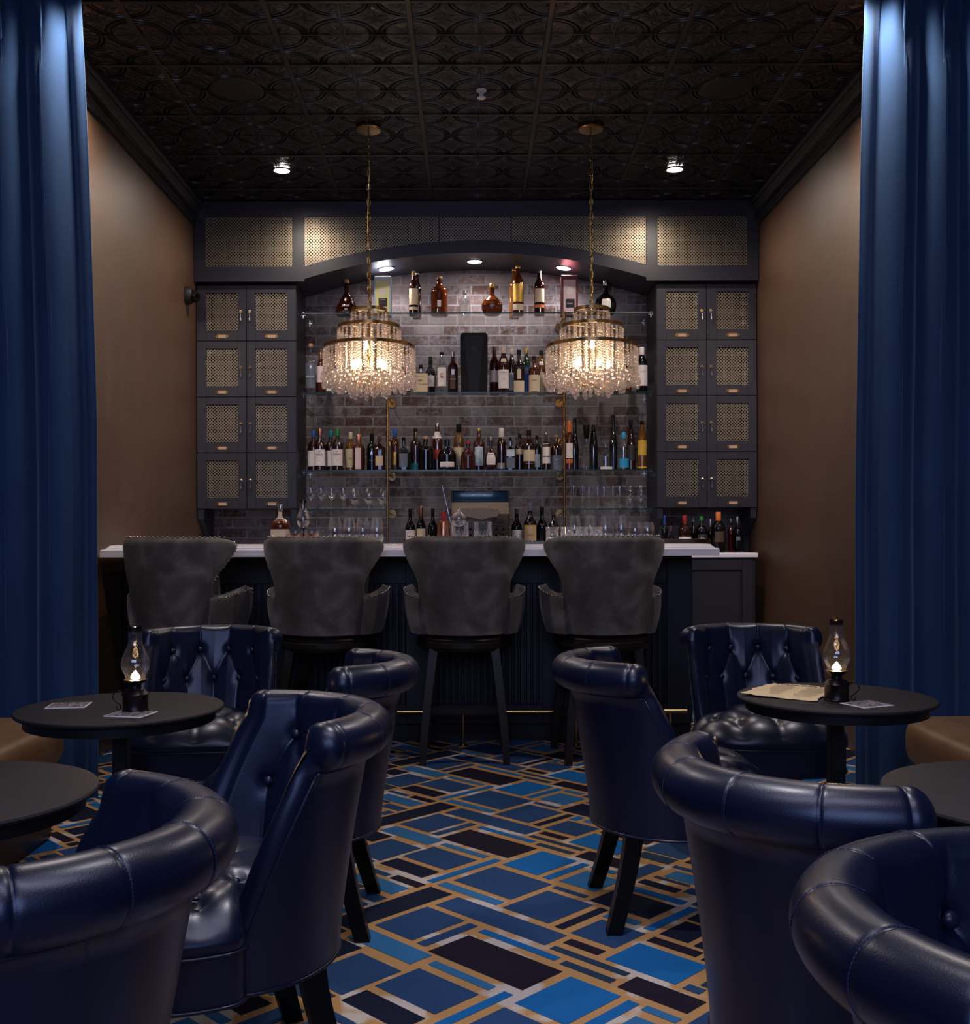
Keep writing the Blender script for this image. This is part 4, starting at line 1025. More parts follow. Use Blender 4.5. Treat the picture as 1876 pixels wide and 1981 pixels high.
B(973.8, 671, 22, 2, 'tall', 'ruby', 'cream', .14, [L('white', .10, .50, 64), L('cream', .66, .74, 30)], 'whisky bottle with a tall white label reading 12 on the second shelf', -.03, txt=[('MACALLAN', .010, .44, 'ink'), ('12', .016, .30, 'ink')])
B(989.4, 675, 16, 2, 'tall', 'darkamber', 'cream', .12, [L('white', .10, .48, 60)], 'cream capped whisky bottle squeezed behind the one reading 12', .07)
B(1003.4, 677, 22, 2, 'bour', 'darkglass', 'blackc', .11, [L('cream', .02, .28, 66), L('cream', .32, .54, 20)], 'dark bottle with a low cream label and an oval above it on the second shelf', -.04)
B(1017.6, 675, 18, 2, 'tall', 'greenglass', 'gold_cap', .10, [L('blue', .04, .60, 60), L('white', .46, .56, 60)], 'gold capped bottle with a slanted blue label on the second shelf', .05)
B(1033, 689, 23, 2, 'bour', 'amber', 'blackc', .10, [L('cream', .04, .48, 66)], 'amber whisky bottle with a broad tan label on the second shelf', -.03, txt=[('BALVENIE', .010, .34, 'ink')])
B(1046.5, 678, 18, 2, 'tall', 'gold', 'blackc', .12, [L('cream', .05, .5, 60), L('white', .66, .74, 30)], 'amber bottle with a dark cap half hidden before the right chandelier', .06)
B(1064, 699, 20, 2, 'bour', 'ruby', 'red', .14, [L('pinkw', .06, .42, 62)], 'red bottle with a pink white label behind the left drops of the right chandelier', 0)
B(1082, 705, 19, 2, 'wine', 'darkglass', 'red', .12, None, 'dark bottle behind the right chandelier, beside the right brass post', .04)
B(1120, 700, 20, 2, 'tall', 'darkamber', 'gold_cap', .1, [L('cream', .1, .45)], 'amber bottle with cream label in the middle behind the right chandelier', .03)
B(1157, 705, 22, 2, 'bour', 'darkamber', 'blackc', .1, [L('brownc', .1, .45)], 'brown labelled bottle behind the right chandelier', .03)
B(1188, 700, 18, 2, 'wine', 'darkglass', 'blackc', .12, [L('white', .34, .50)], 'dark wine-shaped bottle behind the right edge of the right chandelier', .04)
B(1210, 704, 23, 2, 'bour', 'amber', 'blackc', .12, None, 'unlabelled red amber bottle under the right chandelier drops', 0)
B(1241, 672, 23, 2, 'tall', 'darkglass', 'white', .17, [L('white', .16, .60, 62)], 'dark bottle with a white capsule and white label, rightmost on the second shelf', txt=[('LAST DROP', .008, .46, 'ink')])
# third shelf
def of(px, top, cap, d, dy=0): B(px, top, 23, 3, 'bour', 'darkamber', cap, .17, [L('white', .12, .50, 62)], d, dy, txt=[('OLD', .012, .45, 'ink'), ('FORESTER', .0145, .38, 'ink'), ('1870', .009, .24, 'ink')] if dy < .02 else None)
of(606.5, 833, 'blue', 'blue capped whiskey bottle with a cream label, leftmost on the third shelf', .05); of(619, 829.5, 'copperc', 'russet capped whiskey bottle with a cream label on the third shelf', -.02)
of(640, 833, 'teal', 'teal capped whiskey bottle with a cream label on the third shelf', .05); of(652.8, 829.5, 'green', 'green capped whiskey bottle with a cream label on the third shelf', -.02)
B(678.3, 836, 22, 3, 'bour', 'gold', 'cream', .17, [L('cream', .10, .56, 62)], 'golden bottle with a cream cap and label reading 1843 on the third shelf', .06, 0, txt=[('1843', .015, .32, 'ink')])
B(693.5, 841, 24.5, 3, 'bour', 'copperglass', 'copperc', .24, [L('pinkw', .04, .62, 26)], 'copper capped red brown bottle with a narrow vertical label on the third shelf', -.02)
B(719.3, 838, 21, 3, 'bour', 'darkglass', 'blackc', .22, None, 'black bottle with a silver star on the third shelf', .05, 0, txt=[('★', .034, .46, 'silver'), ('BARRELL', .009, .28, 'white')])
B(734.2, 844, 23.5, 3, 'bour', 'darkamber', 'brownc', .16, [L('cream', .14, .42, 50)], 'brown capped bottle with a tan label left of the left brass post', -.04, 4)
B(763.7, 829, 18, 3, 'tall', 'amber', 'blue', .20, [L('gold_cap', .15, .45, 50)], 'blue capped amber bottle right of the left brass post', .07)
B(780.8, 846, 28, 3, 'squat', 'darkglass', 'blackc', .10, [L('greyblue', .10, .50, 46)], 'square black bottle with a grey blue shield label on the third shelf', -.02, 4)
B(803.6, 829, 23, 3, 'bour', 'darkamber', 'blackc', .08, [L('teal', .02, .18, 60)], 'dark bottle with a strip of teal at its foot on the third shelf', .04)
B(823.4, 844, 31, 3, 'bour', 'blackglass', 'cork', .08, None, 'round shouldered black bottle with a cork on the third shelf', -.03)
B(845.7, 819, 21, 3, 'tall', 'copperglass', 'silver', .08, [L('white', .68, .82, 70), L('redink', .24, .44, 50)], 'red amber bottle with a tall white neck label on the third shelf', .05)
B(864.8, 849, 37, 3, 'keg', 'blackglass', None, .02, [L('white', .10, .26, 48)], 'wide dark decanter with a white strip label on the third shelf', -.03)
B(887.2, 820.5, 21, 3, 'tall', 'gold', 'blackc', .18, [L('cream', .12, .50, 62), L('brownc', .54, .60, 62)], 'amber bottle with a black cap and cream label, behind the flame red bottle', .05)
B(905.3, 853, 29, 3, 'keg', 'copperglass', 'red', .10, None, 'dark orange bottle glinting blue with a red cap on the third shelf', -.05)
B(926, 829, 24, 3, 'bour', 'copperglass', 'gold_cap', .06, [L('paleblue', .12, .56, 40)], 'amber bottle with a blue white glare painted on its front, near the middle of the third shelf', .06)  # pale blue patch is glare painted on the glass, no paper
B(949.3, 845, 27, 3, 'round', 'ruby', 'silver', .12, [L('white', .16, .52, 40)], 'dark red bottle with a round white label, right of the middle of the third shelf', -.03)
B(969.7, 828, 18, 3, 'tall', 'darkamber', 'white', .22, [L('white', .05, .18, 60)], 'dark amber bottle with a checked white neck on the third shelf', .04)
B(987, 846.5, 23, 3, 'squat', 'darkglass', 'blackc', .10, [L('paleblue', .42, .62, 56), L('greyblue', .06, .38, 56)], 'dark square bottle with a blue white label on the third shelf', -.02, 4)
B(1005, 839, 19, 3, 'bour', 'darkamber', 'blackc', .12, [L('cream', .44, .58, 56)], 'dark bottle with a small cream shoulder label on the third shelf', .03)
B(1023, 832, 24, 3, 'bour', 'darkamber', 'blackc', .14, [L('cream', .22, .50, 66)], 'dark bourbon bottle with a wide cream buff label on the third shelf', -.02, txt=[('BUFFALO TRACE', .0075, .16, 'cream')])
B(1038.3, 842, 18, 3, 'bour', 'darkglass', 'blackc', .13, [L('paleblue', .10, .46, 40)], 'dark bottle with a pale blue streaked label, behind the buff labelled bourbon', .04)
B(1056.3, 837, 17.5, 3, 'bour', 'darkamber', 'silver', .05, [L('white', .18, .70, 60), L('ink', .34, .38, 60)], 'dark bottle with a tall white label left of the right brass post', -.02)
B(1075.7, 842, 22, 3, 'bour', 'darkamber', 'cork', .06, [L('greyblue', .02, .42, 66)], 'dark bottle with a rounded navy blue label left of the right brass post', 0, txt=[('SHELTER', .007, .30, 'white')])
B(1100.6, 813.5, 15, 3, 'tall', 'amber', 'orange', .24, [L('white', .24, .54, 62), L('orange', .14, .22, 62)], 'amber bottle with an orange capsule right of the right brass post', -.01)
B(1111.5, 809, 16, 3, 'slim', 'blackglass', 'blackc', .10, None, 'tall plain black bottle right of the orange capped one', .03)
B(1134, 822.5, 31, 3, 'cone', 'clear', 'bigblack', .30, None, 'clear conical decanter with a large black stopper on the third shelf', -.02)
B(1147.5, 807, 18, 3, 'slim', 'blackglass', 'ball', .15, None, 'tall black bottle with a glass ball stopper on the third shelf', .05)
B(1171.3, 850, 30, 3, 'squat', 'clear', 'ball', .14, [L('white', .02, .10, 50)], 'clear domed bottle with a small ball stopper on the third shelf', -.02)
B(1186, 803, 16, 3, 'slim', 'darkglass', 'blackc', .04, None, 'tallest slim dark bottle on the right of the third shelf', .05)
B(1206, 836.5, 20.5, 3, 'tall', 'clear', 'cyan', .16, [L('cyan', .06, .30, 66)], 'clear bottle with a sky blue cap and blue label on the third shelf', -.02)
B(1220, 812.5, 19, 3, 'slim', 'darkamber', 'bigblack', .18, [L('ink', .2, .5, 50)], 'tall dark bottle with a flared black stopper on the third shelf', .04)
B(1241.5, 814, 18.5, 3, 'tall', 'gold', 'blackc', .08, [L('yellow', .30, .60, 66), L('yellow', .04, .07, 66)], 'golden bottle with a yellow label, rightmost on the third shelf', 0)
# back counter
B(793.5, 984, 20, 5, 'wine', 'blackglass', 'blackc', .12, [L('pinkw', .22, .52, 60)], 'wine bottle with a floral grey label, leftmost wine bottle on the back counter')
B(814.3, 979, 19, 5, 'wine', 'blackglass', 'copperc', .22, [L('cream', .22, .52, 60)], 'wine bottle with a bronze capsule and cream label on the back counter')
B(837, 983.5, 18.5, 5, 'wine', 'blackglass', 'blackc', .12, None, 'plain black wine bottle left of the copper shaker')
B(999.4, 984, 22, 5, 'wine', 'blackglass', 'brownc', .12, [L('white', .20, .52, 62)], 'wine bottle with a white label just right of the cash register')
B(1025, 973, 26, 5, 'wine', 'darkglass', 'greyblue', .16, [L('yellow', .14, .56, 64), L('cream', .16, .54, 58)], 'wine bottle with a scalloped yellow label on the back counter', -.04, txt=[('CAYMUS', .013, .36, 'ink')])
B(1048, 980, 22, 5, 'wine', 'blackglass', 'blackc', .16, None, 'black wine bottle right of the yellow labelled one')
B(1070.5, 983, 21, 5, 'wine', 'blackglass', 'brownc', .16, [L('pinkw', .2, .34, 50)], 'dark wine bottle beside the right brass post on the back counter')
# niche under the right cabinet
B(1285, 997, 13, 6, 'wine', 'blackglass', 'blue', .24, None, 'dark bottle with blue foil, leftmost in the right niche')
B(1298, 1017, 13, 6, 'squat', 'darkglass', 'copperc', .22, None, 'short bottle with a bronze neck in the right niche')
B(1324, 997, 25.5, 6, 'bour', 'darkamber', 'red', .20, [L('white', .26, .42, 66), L('copperc', .10, .24, 60)], 'round shouldered liqueur bottle with a red neck and white label in the right niche', -.04, txt=[('DRAMBUIE', .012, .34, 'redink')])
B(1341, 999, 12, 6, 'wine', 'blackglass', 'greyblue', .16, None, 'slim bottle with a grey blue top behind the liqueur bottles in the right niche', .06)
B(1356.6, 999, 24, 6, 'bour', 'blackglass', 'green', .12, [L('ink', .2, .5, 50)], 'black bottle with a green top reading R and N in the right niche', -.02, txt=[('RN', .028, .38, 'cream')])
B(1373.6, 1004, 11, 6, 'wine', 'blackglass', 'silver', .24, None, 'slim bottle with a silver foil neck in the right niche', .06)
B(1389, 990.5, 28, 6, 'bour', 'blackglass', 'orange', .22, [L('brownc', .26, .52, 40)], 'large black bottle with an orange cap in the right niche', -.05, txt=[('❦', .035, .40, 'copperc')])
B(1413, 1003, 11, 6, 'wine', 'ruby', 'greyblue', .12, None, 'slim red bottle with a pale top in the right niche', .05)
B(1426, 1000, 16, 6, 'wine', 'blackglass', 'silver', .20, [L('greyblue', .34, .44, 30)], 'dark bottle with a silver neck, rightmost in the right niche')

# black coffin-shaped box on the second shelf
M['frontpanel'] = plain('slate_panel', (.004, .005, .009, 1), .45, Specular_IOR_Level=.25)
Y = 7.25; a = at(890, 647, Y); b = at(943, 647, Y); w = (b.x - a.x) / 2; h = a.z - SZ[2]
root = thing('presentation_box', 'tall tapered black presentation box in the middle of the second shelf', 'box', ((a.x + b.x) / 2, Y, SZ[2] + .001))
g = G(); g.prism([(-w * .93, 0), (w * .93, 0), (w, h * .5), (w, h * .955), (w * .86, h), (-w * .86, h), (-w, h * .955), (-w, h * .5)], -.055, .05, 'y'); g.obj('box_body', 'blackc', root)
g = G(); g.prism([(-w * .34, .002), (w * .34, .002), (w * .72, h * .96), (-w * .72, h * .96)], -.060, -.055, 'y'); g.obj('front_panel', 'frontpanel', root)
g = G()
for q in range(2):
    pts = [(.022 * math.sin(q * PI + k * 2 * PI / 3), -.0608, h * .72 + .026 * math.cos(q * PI + k * 2 * PI / 3)) for k in range(3)]; g.tube(pts, .0006, 4, closed=True)
g.tube([(-.008, -.0608, h * .72 + .014), (0, -.0608, h * .72 - .014), (.008, -.0608, h * .72 + .014)], .0006, 4)
g.obj('emblem', 'greyblue', root)

# ------------------------------------------------------------------ glassware
def glass(name, prof, label, cat, grp, n=22):
    root = thing(name, label, cat, (0, 0, 0), 0, grp); g = G(); g.lathe(prof, n)
    me = g.mesh(name, 'glass', 180); bpy.data.objects.remove(root); o = mk(name, me); return tag(o, label, cat, grp)
def series(proto, spots, label):
    first = True
    for px, py, Y, zb, s in spots:
        o = proto if first else dup(proto); first = False
        p = at(px, py, Y); o.location = (p.x, Y, zb); o.scale = (s, s, s); o['label'] = label
coupe = glass('stemmed_glass', [(.0001, .001), (.030, .001), (.028, .004), (.004, .008), (.0035, .05), (.0045, .062), (.020, .072), (.034, .092), (.040, .118), (.039, .145)], 'x', 'glass', 'stemmed glasses on the left short shelf')
series(coupe, [(600.8, 900, 7.20, SZ[4], 1), (620.8, 900, 7.20, SZ[4], 1), (641, 900, 7.20, SZ[4], 1), (663.5, 900, 7.20, SZ[4], 1)], 'small stemmed glasses in the left half of the left short shelf')
snif = glass('snifter', [(.0001, .001), (.032, .001), (.030, .004), (.006, .010), (.0045, .026), (.010, .034), (.034, .048), (.052, .075), (.056, .100), (.050, .135), (.043, .158)], 'x', 'glass', 'balloon glasses on the left short shelf')
series(snif, [(686, 900, 7.24, SZ[4], .90), (714, 900, 7.24, SZ[4], .90), (741, 900, 7.24, SZ[4], .90)], 'large balloon glasses in the right half of the left short shelf')
flute = glass('flute_glass', [(.0001, .001), (.026, .001), (.024, .004), (.004, .008), (.0035, .045), (.010, .060), (.019, .085), (.023, .120), (.021, .170)], 'x', 'glass', 'flutes on the right short shelf')
series(flute, [(px, 900, 7.20 + dy, SZ[4], .93) for px, dy in ((1109, 0), (1127, 0), (1139, .09), (1156, 0), (1168, .09), (1185.5, 0), (1198.5, .09))], 'row of slim flutes on the right short shelf')
tulip = glass('tulip_glass', [(.0001, .001), (.030, .001), (.028, .004), (.004, .008), (.0035, .040), (.012, .050), (.028, .070), (.030, .090), (.022, .125), (.020, .150)], 'x', 'glass', 'tulip glasses on the right short shelf')
series(tulip, [(1219, 900, 7.20, SZ[4], 1.1), (1240, 900, 7.20, SZ[4], 1.1)], 'pair of tulip glasses at the right end of the right short shelf')
balloon = glass('stemless_glass', [(.0001, .003), (.018, .001), (.026, .008), (.038, .030), (.0415, .055), (.040, .085), (.034, .120), (.029, .150)], 'x', 'glass', 'stemless glasses on the bar left')
series(balloon, [(648, 1000, 5.60, 1.072, .97), (675.5, 1000, 5.70, 1.072, .98), (701.5, 1000, 5.60, 1.072, .97), (729, 1000, 5.70, 1.072, .98)], 'row of stemless glasses on the bar, left of the left brass post')
bal2 = glass('stemless_glass', [(.0001, .003), (.018, .001), (.026, .008), (.037, .030), (.0405, .058), (.039, .09), (.033, .130), (.028, .162)], 'x', 'glass', 'stemless glasses on the bar right')
series(bal2, [(1111, 1000, 5.78, 1.072, .98), (1141, 1000, 5.78, 1.072, .98), (1171, 1000, 5.78, 1.072, .98), (1201, 1000, 5.78, 1.072, .98)], 'row of stemless glasses on the bar behind the ribbed tumblers')
bal3 = glass('stemless_glass', [(.0001, .003), (.018, .001), (.026, .008), (.036, .028), (.040, .052), (.038, .08), (.032, .115)], 'x', 'glass', 'low stemless glasses on the bar')
series(bal3, [(1228, 1000, 5.50, 1.072, 1), (1252, 1000, 5.60, 1.072, 1)], 'pair of lower stemless glasses on the bar at its right end')
g = G(); pr = []
tum = glass('ribbed_tumbler', [(.0001, .004), (.030, .001), (.034, .004), (.037, .09), (.034, .09), (.031, .012), (.0001, .012)], 'x', 'tumbler', 'ribbed tumblers on the bar')
series(tum, [(1068 + i * 28.5, 1030, 5.60, 1.072, 1) for i in range(4)], 'row of ribbed tumblers on the bar behind the rightmost stool')
sml = glass('small_tumbler', [(.0001, .003), (.022, .002), (.026, .02), (.027, .05), (.026, .075)], 'x', 'tumbler', None)
p = at(625, 1000, 5.60); sml.location = (p.x, 5.60, 1.072); sml['label'] = 'small rounded clear tumbler on the bar, right of the amber drinks'
# drinks on the bar
def drink(px, lb):
    p = at(px, 1030, 5.46); root = thing('rocks_glass', lb, 'drink', (p.x, 5.46, 1.072), 0, 'amber drinks on the bar')
    G().lathe([(.0001, 0), (.037, 0), (.0395, .003), (.0395, .083), (.0370, .083), (.0365, .012), (.0001, .012)], 28).obj('tumbler', 'glass', root, 50)
    G().lathe([(.0001, .0125), (.0360, .0125), (.0362, .058), (.0001, .058)], 28).obj('whiskey', 'whiskey', root, 50)
drink(571, 'squat rocks glass of amber whiskey beside the round bourbon bottle'); drink(602.5, 'squat rocks glass of amber whiskey beside the unlit glass chimney')
B(542.5, 976, 39, 7, 'squat', 'amber', 'silver', .15, [L('cream', .02, .38, 66), L('cream', .60, .82, 50)], 'round bourbon bottle with a silver horse-shaped stopper standing on the bar')
l3 = build_lamp(False); l3['label'] = 'unlit oil lamp with a dark base on the bar between the two leftmost stools'; p = at(586.5, 1000, 5.62); l3.location = (p.x, 5.62, 1.072); l3.scale = (1.12, 1.12, 1.12)
# copper shaker
p = at(858, 1000, 5.55); root = thing('cocktail_shaker', 'brushed copper cocktail shaker on the bar with a dark red cap', 'shaker', (p.x, 5.55, 1.072))
G().lathe([(.0001, 0), (.040, 0), (.041, .003), (.030, .118), (.0285, .122), (.0001, .123)], 32).obj('shaker_body', 'copper', root, 40)
G().lathe([(.015, .122), (.0150, .165), (.013, .172), (.0001, .174)], 20).obj('cap', 'red', root, 60)
# mixing glasses and spoon
def mixing(px, lb):
    p = at(px, 1010, 5.50); root = thing('mixing_glass', lb, 'mixing glass', (p.x, 5.50, 1.072), 0, 'crystal mixing glasses on the bar')
    G().lathe([(.0001, 0), (.046, 0), (.047, .004), (.047, .112), (.049, .118), (.0455, .118), (.0445, .022), (.0001, .018)], 32).obj('vessel', 'glass', root, 50)
    g = G()
    for k in range(14):
        a = 2 * PI * k / 14
        for s in (1, -1): g.tube([(.0475 * math.cos(a + s * t * .45), .0475 * math.sin(a + s * t * .45), .018 + .055 * t) for t in (0, .5, 1)], .0009, 4)
    g.obj('cut_pattern', 'crystal', root)
    return root
m1 = mixing(889, 'cut crystal mixing glass holding a bar spoon, right of the copper shaker'); mixing(934, 'second cut crystal mixing glass on the bar, in front of the cash register')
a, b = at(855, 939, 5.52), Vector((at(880, 1040, 5.5).x, 5.50, 1.09)); g = G(); g.tube([a - b, Vector((0, 0, 0))], [.0022, .0018], 6); g.ball(tuple(a - b), .0035, 8)
o = g.obj('spoon', 'chrome', None, 60, tuple(b)); o.name = 'bar_spoon'; tag(o, 'long twisted bar spoon leaning out of the left mixing glass', 'spoon')
p = at(887, 985, 5.62); root = thing('glass_globe', 'clear glass globe with a small knob behind the left mixing glass', 'globe', (p.x, 5.63, 1.072))
g = G(); g.lathe([(.0001, 0), (.025, 0), (.022, .006), (.006, .012), (.006, .09)], 20); g.ball((0, 0, .135), .042, 24); g.obj('globe', 'glass', root, 180); G().ball((0, 0, .187), .009, 12).obj('knob', 'chrome', root, 180)
# cash register
def register():
    Y = 7.02; a, b = at(872, 945, Y), at(985, 945, Y); w = (b.x - a.x) / 2; zt = a.z
    root = thing('cash_register', 'antique ornate bronze cash register with a blue glass display, centre of the back counter', 'cash register', ((a.x + b.x) / 2, Y, .995)); h = zt - .995
    M['regglass'] = plain('blue_display', (.008, .045, .10, 1), .15, Coat_Weight=.5)
    M['regbronze'] = plain('worn_bronze', (.09, .062, .048, 1), .45, .7, nz=.8, ns=90)
    G().box(-w * .98, w * .98, -.13, .22, 0, h * .62, .012).obj('body', 'regbronze', root, 40)
    g = G(); g.prism([(-.13, h * .60), (-.06, h * .78), (.20, h * .78), (.20, h * .60)], -w * .96, w * .96, 'x'); g.obj('upper_case', 'regbronze', root)
    G().box(-w * .94, w * .94, .02, .20, h * .78, h * .97, .006).obj('display_glass', 'regglass', root, 30)
    g = G(); g.box(-w, w, .01, .21, h * .955, h * .975, .004); g.box(-w, -w * .92, .01, .21, h * .78, h * .96, .002); g.box(w * .92, w, .01, .21, h * .78, h * .96, .002); g.obj('display_frame', 'iron', root)
    g = G()
    for k in range(4): g.cyl(((-.6 + .4 * k) * w, .06, h * .97), ((-.6 + .4 * k) * w, .06, h), .018 * 1.2, .014)
    g.obj('finial', 'iron', root, 50)
    g = G(); pts = [(-.62, .72), (-.3, .735), (0, .74), (.3, .735), (.62, .72), (.66, .66), (.55, .60), (.30, .585), (.05, .55), (-.30, .585), (-.55, .60), (-.66, .64)]
    g.prism([(x * w, z * h * .93) for x, z in pts], -.150, -.125, 'y'); M['crest'] = plain('gilt_crest', (.24, .155, .10, 1), .4, .7, nz=.6, ns=120); g.obj('crest', 'crest', root, 30)
    g = G()
    for r_ in range(4):
        for c in range(8): g.cyl(((-.78 + .22 * c) * w, -.128, h * (.12 + .09 * r_)), ((-.78 + .22 * c) * w, -.165, h * (.10 + .09 * r_)), .008)
    g.obj('key_bank', 'nail', root, 50)
    g = G()
    for k in range(26):
        a_ = k * .9; g.tube([(w * (.2 + .75 * random.random()) + .015 * math.cos(t), -.134, h * (.28 + .28 * (k % 5) / 5) + .012 * math.sin(t)) for t in [i * .8 for i in range(7)]], .002, 5) if k < 18 else None
    g.obj('scrollwork', 'regbronze', root)
register()
# bar mat with bits
p0, p1 = at(1272, 1045, 5.72), at(1358, 1045, 5.72)
root = thing('serving_tray', 'low oval brown tray lying on the bar to the right of the stools', 'tray', ((p0.x + p1.x) / 2, 5.62, 1.072))
G().lathe([(.0001, .004), (.9, .004), (.97, .022), (1.0, .024), (.985, .003), (.9, 0), (.0001, 0)], 60, sx=(p1.x - p0.x) / 2 + .02, sy=.17).obj('tray', 'plinth', root, 50)
p0, p1 = at(1014, 1045, 5.5), at(1052, 1045, 5.5); g = G(); g.box(-.10, .10, -.06, .06, 0, .012, .003)
for i in range(9):
    for j in range(5): g.cyl((-.085 + i * .021, -.045 + j * .022, .012), (-.085 + i * .021, -.045 + j * .022, .018), .004, n=6)
tag(g.obj('bar_mat', 'greyblue', None, 30, ((p0.x + p1.x) / 2, 5.45, 1.072)), 'grey studded rubber bar mat on the counter between the two right stools', 'mat')

# ------------------------------------------------------------------ chandeliers
def build_chandelier():
    root = thing('chandelier', 'x', 'chandelier'); Y = 5.77
    Z = lambda py: at(CX - 200, py, Y).z - CEIL
    G().lathe([(.0001, 0), (.070, 0), (.072, -.004), (.072, -.018), (.066, -.024), (.0001, -.026)], 40).obj('canopy', 'brass', root, 40)
    z0, z1 = -.026, Z(598); n = int((z0 - z1) / .040); g = G()
    for k in range(n):
        z = z0 - (k + .5) * (z0 - z1) / n; pts = []
        for i in range(12):
            t = 2 * PI * i / 12; x, zz = .0100 * math.cos(t), .0250 * math.sin(t)
            pts.append((x, 0, z + zz) if k % 2 else (0, x, z + zz))
        g.tube(pts, .0021, 5, closed=True)
    g.obj('chain', 'brassb', root, 60)
    g = G(); g.tube([(.006 * math.sin(9 * t), .006 * math.cos(7 * t), z0 + (z1 - z0) * t) for t in [i / 40 for i in range(41)]], .0028, 6); g.obj('cord', 'brassb', root, 60)
    rings = [(.0985, Z(598), Z(604)), (.173, Z(630.5), Z(637)), (.252, Z(669), Z(676))]
    for r, za, zb in rings:
        zc = (za + zb) / 2; G().lathe([(r, zc - .0095), (r + .002, zc - .009), (r + .002, zc + .009), (r, zc + .0095), (r - .002, zc + .009), (r - .002, zc - .009), (r, zc - .0095)], 80).obj('ring', 'brass', root, 40)
    g = G()
    for r, za, zb in rings:
        zc = (za + zb) / 2
        for k in range(4): a = k * PI / 2 + .4; g.tube([(0, 0, zc), (r * math.cos(a), r * math.sin(a), zc)], .0022, 6)
    zb_ = Z(742); g.tube([(0, 0, Z(590)), (0, 0, zb_)], .005, 8); g.ball((0, 0, zb_), .014, 12)
    g.tube([(.012 * math.cos(t), 0, Z(590) + .012 + .012 * math.sin(t)) for t in [i * PI / 6 for i in range(12)]], .002, 6, closed=True)
    fr = g.obj('frame', 'brass', root, 60)
    ang = [R_(d) for d in (-95, -150, -30, 60, 130)]
    zc = [Z(676), Z(712), Z(712), Z(700), Z(700)]
    for a, zz in zip(ang, zc):
        r = .098 if a != ang[0] else .09; c, s = math.cos(a), math.sin(a)
        pts = [(c * q * r, s * q * r, zb_ + .012 - .030 * math.sin(PI * q) + (zz - .075 - zb_ - .012) * max(0, (q - .7) / .3) ** 2) for q in [i / 10 for i in range(11)]]
        arm = G().tube(pts, .0035, 8).obj('candle_arm', 'brass', root, 60)
        G().cyl((c * r, s * r, zz - .075), (c * r, s * r, zz - .015), .0075, n=12).lathe([(.0001, zz - .075), (.018, zz - .072), (.018, zz - .070), (.0001, zz - .070)], 20, (c * r, s * r, 0)).obj('candle_sleeve', 'brass', arm, 40)
        G().lathe([(.0001, -.017), (.0065, -.015), (.0115, 0), (.0095, .014), (.004, .028), (.0001, .036)], 14, (c * r, s * r, zz)).obj('bulb', 'bulb', arm, 180)
    # bead strands: a few meshes shared by many strands
    def strand(L_, big, seed):
        random.seed(seed); g = G(); z = -.014; first = True
        while z > -(L_ - big * .024):
            r = .0074; g.ball((0, 0, z), r, 10, .92, 6); z -= .0148; first = False
        z -= .006
        for k in range(big):
            rr = .0142 * random.uniform(.85, 1.1); a = random.uniform(0, 2 * PI); d = .010 if k < big - 1 else .004
            g.ball((d * math.cos(a), d * math.sin(a), z - rr), rr, 12, 1.12, 8); z -= rr * 1.55
        g.tube([(0, 0, 0), (0, 0, z)], .0006, 3)
        return g.mesh('bead_strand', 'crystal', 180)
    for (r, za, zb), cnt, Ls, big in zip(rings, (18, 30, 44), (Z(604) - Z(768), Z(637) - Z(758), Z(676) - Z(750)), (4, 3, 3)):
        ms = [strand(Ls * q, big, 5 + i) for i, q in enumerate((1.0, .95, .90))]
        for k in range(cnt):
            a = 2 * PI * (k + .25) / cnt; zc_ = (za + zb) / 2 - .008
            mk('bead_strand', ms[(k * 7 + k // 3) % 3], root, (r * math.cos(a), r * math.sin(a), zc_), (0, 0, k * 1.7))
    return root
cd = build_chandelier()
p = at(713, 245, 5.77); cd.location = (p.x, 5.77, CEIL); cd['label'] = 'left three-tiered brass and crystal chandelier'; cd['group'] = 'crystal chandeliers over the bar'
p = at(1143, 245, 5.77); dup(cd, (p.x, 5.77, CEIL), .0, 'right three-tiered brass and crystal chandelier')

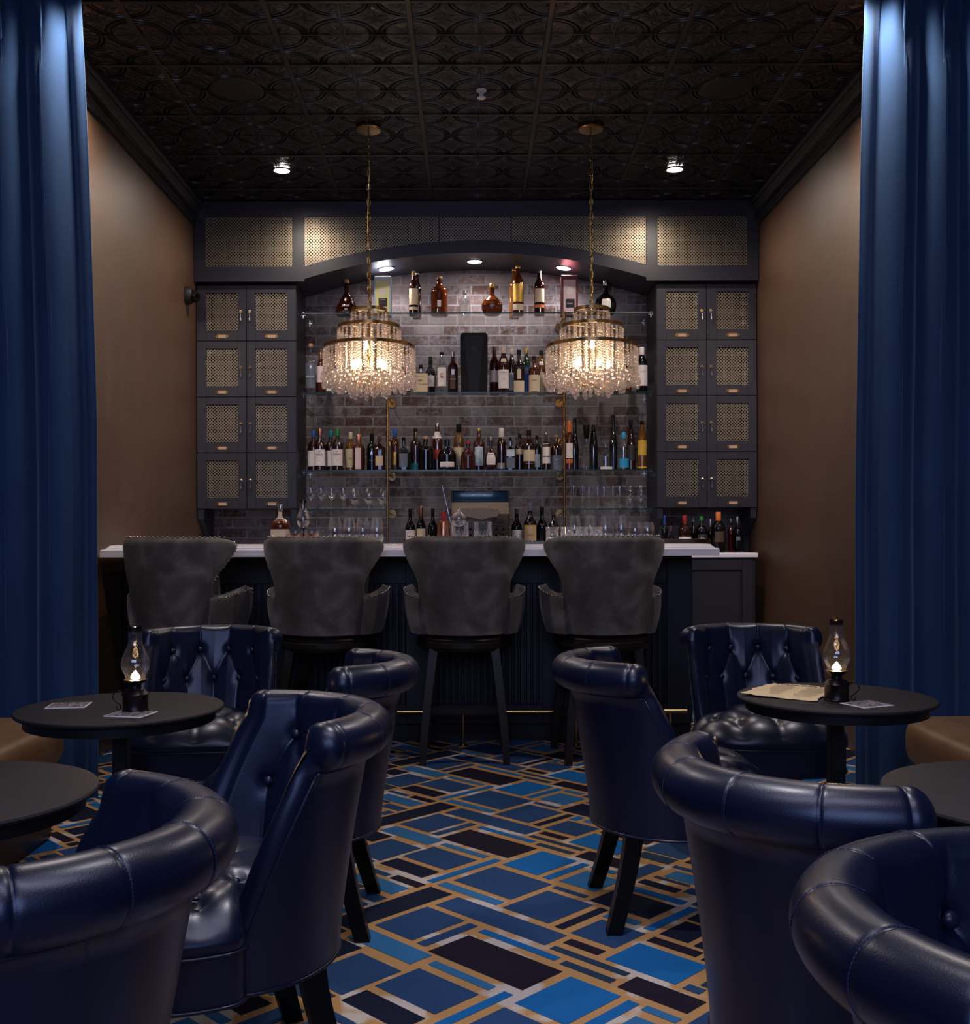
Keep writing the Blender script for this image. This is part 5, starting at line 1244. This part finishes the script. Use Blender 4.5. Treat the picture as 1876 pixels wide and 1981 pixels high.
# ------------------------------------------------------------------ lights
def light(kind, name, loc, energy, color, rot=(0, 0, 0), **kw):
    d = bpy.data.lights.new(name, kind); d.energy = energy; d.color = color
    for k, v in kw.items(): setattr(d, k, v)
    return mk(name, d, None, loc, rot)
warm = (1, .86, .72); cool = (.62, .74, 1.0)
for x in (at(545, 333, 6.45).x, at(1305, 333, 6.45).x):
    light('SPOT', 'ceiling_spot', (x, 6.45, CEIL - .012), 55, warm, spot_size=R_(164), spot_blend=.8, shadow_soft_size=.04)
for x in (-1.50, 1.56):                       # next row of downlights, just in front of the picture
    light('SPOT', 'ceiling_spot_front', (x, 4.24, CEIL - .012), 75, (1, .86, .76), spot_size=R_(172), spot_blend=.7, shadow_soft_size=.05)
    sg = 1 if x > 0 else -1
    light('SPOT', 'wall_patch_fill', ((XR - .16 if x > 0 else XL + .16), 4.62, CEIL - .02), 170, (1, .86, .76), tuple(Vector((sg * .22, .50, -.55)).to_track_quat('-Z', 'Y').to_euler()), spot_size=R_(72), spot_blend=1.0, shadow_soft_size=.03)  # unseen spot added behind the curtain edge to brighten the upper wall
for px in (747, 918, 1090):
    x = at(px, 510, 7.27).x; light('SPOT', 'arch_spot', (x, 7.27, arch(x) - .012), 26, (1, .88, .82), spot_size=R_(140), spot_blend=.6, shadow_soft_size=.04)
light('SPOT', 'aisle_fill_spot', (.15, 2.1, CEIL - .012), 120, (1, .92, .88), spot_size=R_(62), spot_blend=.9, shadow_soft_size=.06)  # unseen spot added to brighten the aisle carpet and chair highlights
light('AREA', 'blue_front_light', (-.3, -2.6, 2.5), 56, (.42, .56, 1.0), (R_(68), 0, 0), shape='RECTANGLE', size=3.6, size_y=1.5)  # broad blue light added behind the camera; its source is unseen
light('AREA', 'room_lamp_overhead', (0, .6, 3.3), 24, (.88, .80, 1.0), (0, 0, 0), shape='RECTANGLE', size=2.2, size_y=.8)
for x, y, z, e, c in ((-.55, -1.1, 2.45, 9, (.5, .6, 1)), (.6, -1.1, 2.45, 9, (.5, .6, 1)), (0, -.4, 2.6, 6, (1, .62, .36))): light('POINT', 'ceiling_glint_fill', (x, y, z), e, c, shadow_soft_size=.06)  # unseen point lights added behind the camera for glints on the tin ceiling
w = bpy.data.worlds.new('world'); sc.world = w; w.use_nodes = True
w.node_tree.nodes['Background'].inputs[0].default_value = (.10, .16, .34, 1); w.node_tree.nodes['Background'].inputs[1].default_value = .10

# ------------------------------------------------------------------ camera
cam = bpy.data.cameras.new('camera'); co = bpy.data.objects.new('camera', cam); COL.objects.link(co)
co.matrix_world = Matrix.Translation((0, 0, EYE)) @ Matrix.Rotation(PI / 2, 4, 'X') @ Matrix.Rotation(-ROLL, 4, 'Z')
cam.sensor_fit = 'HORIZONTAL'; cam.sensor_width = 36; cam.lens = F / 1876 * 36
cam.shift_x = (938 - CX) / 1876; cam.shift_y = (CY - 990.5) / 1876
cam.clip_start = .05
sc.camera = co
vs = sc.view_settings; vs.view_transform = 'Standard'; vs.look = 'None'; vs.gamma = 1; vs.exposure = 0; vs.use_curve_mapping = False
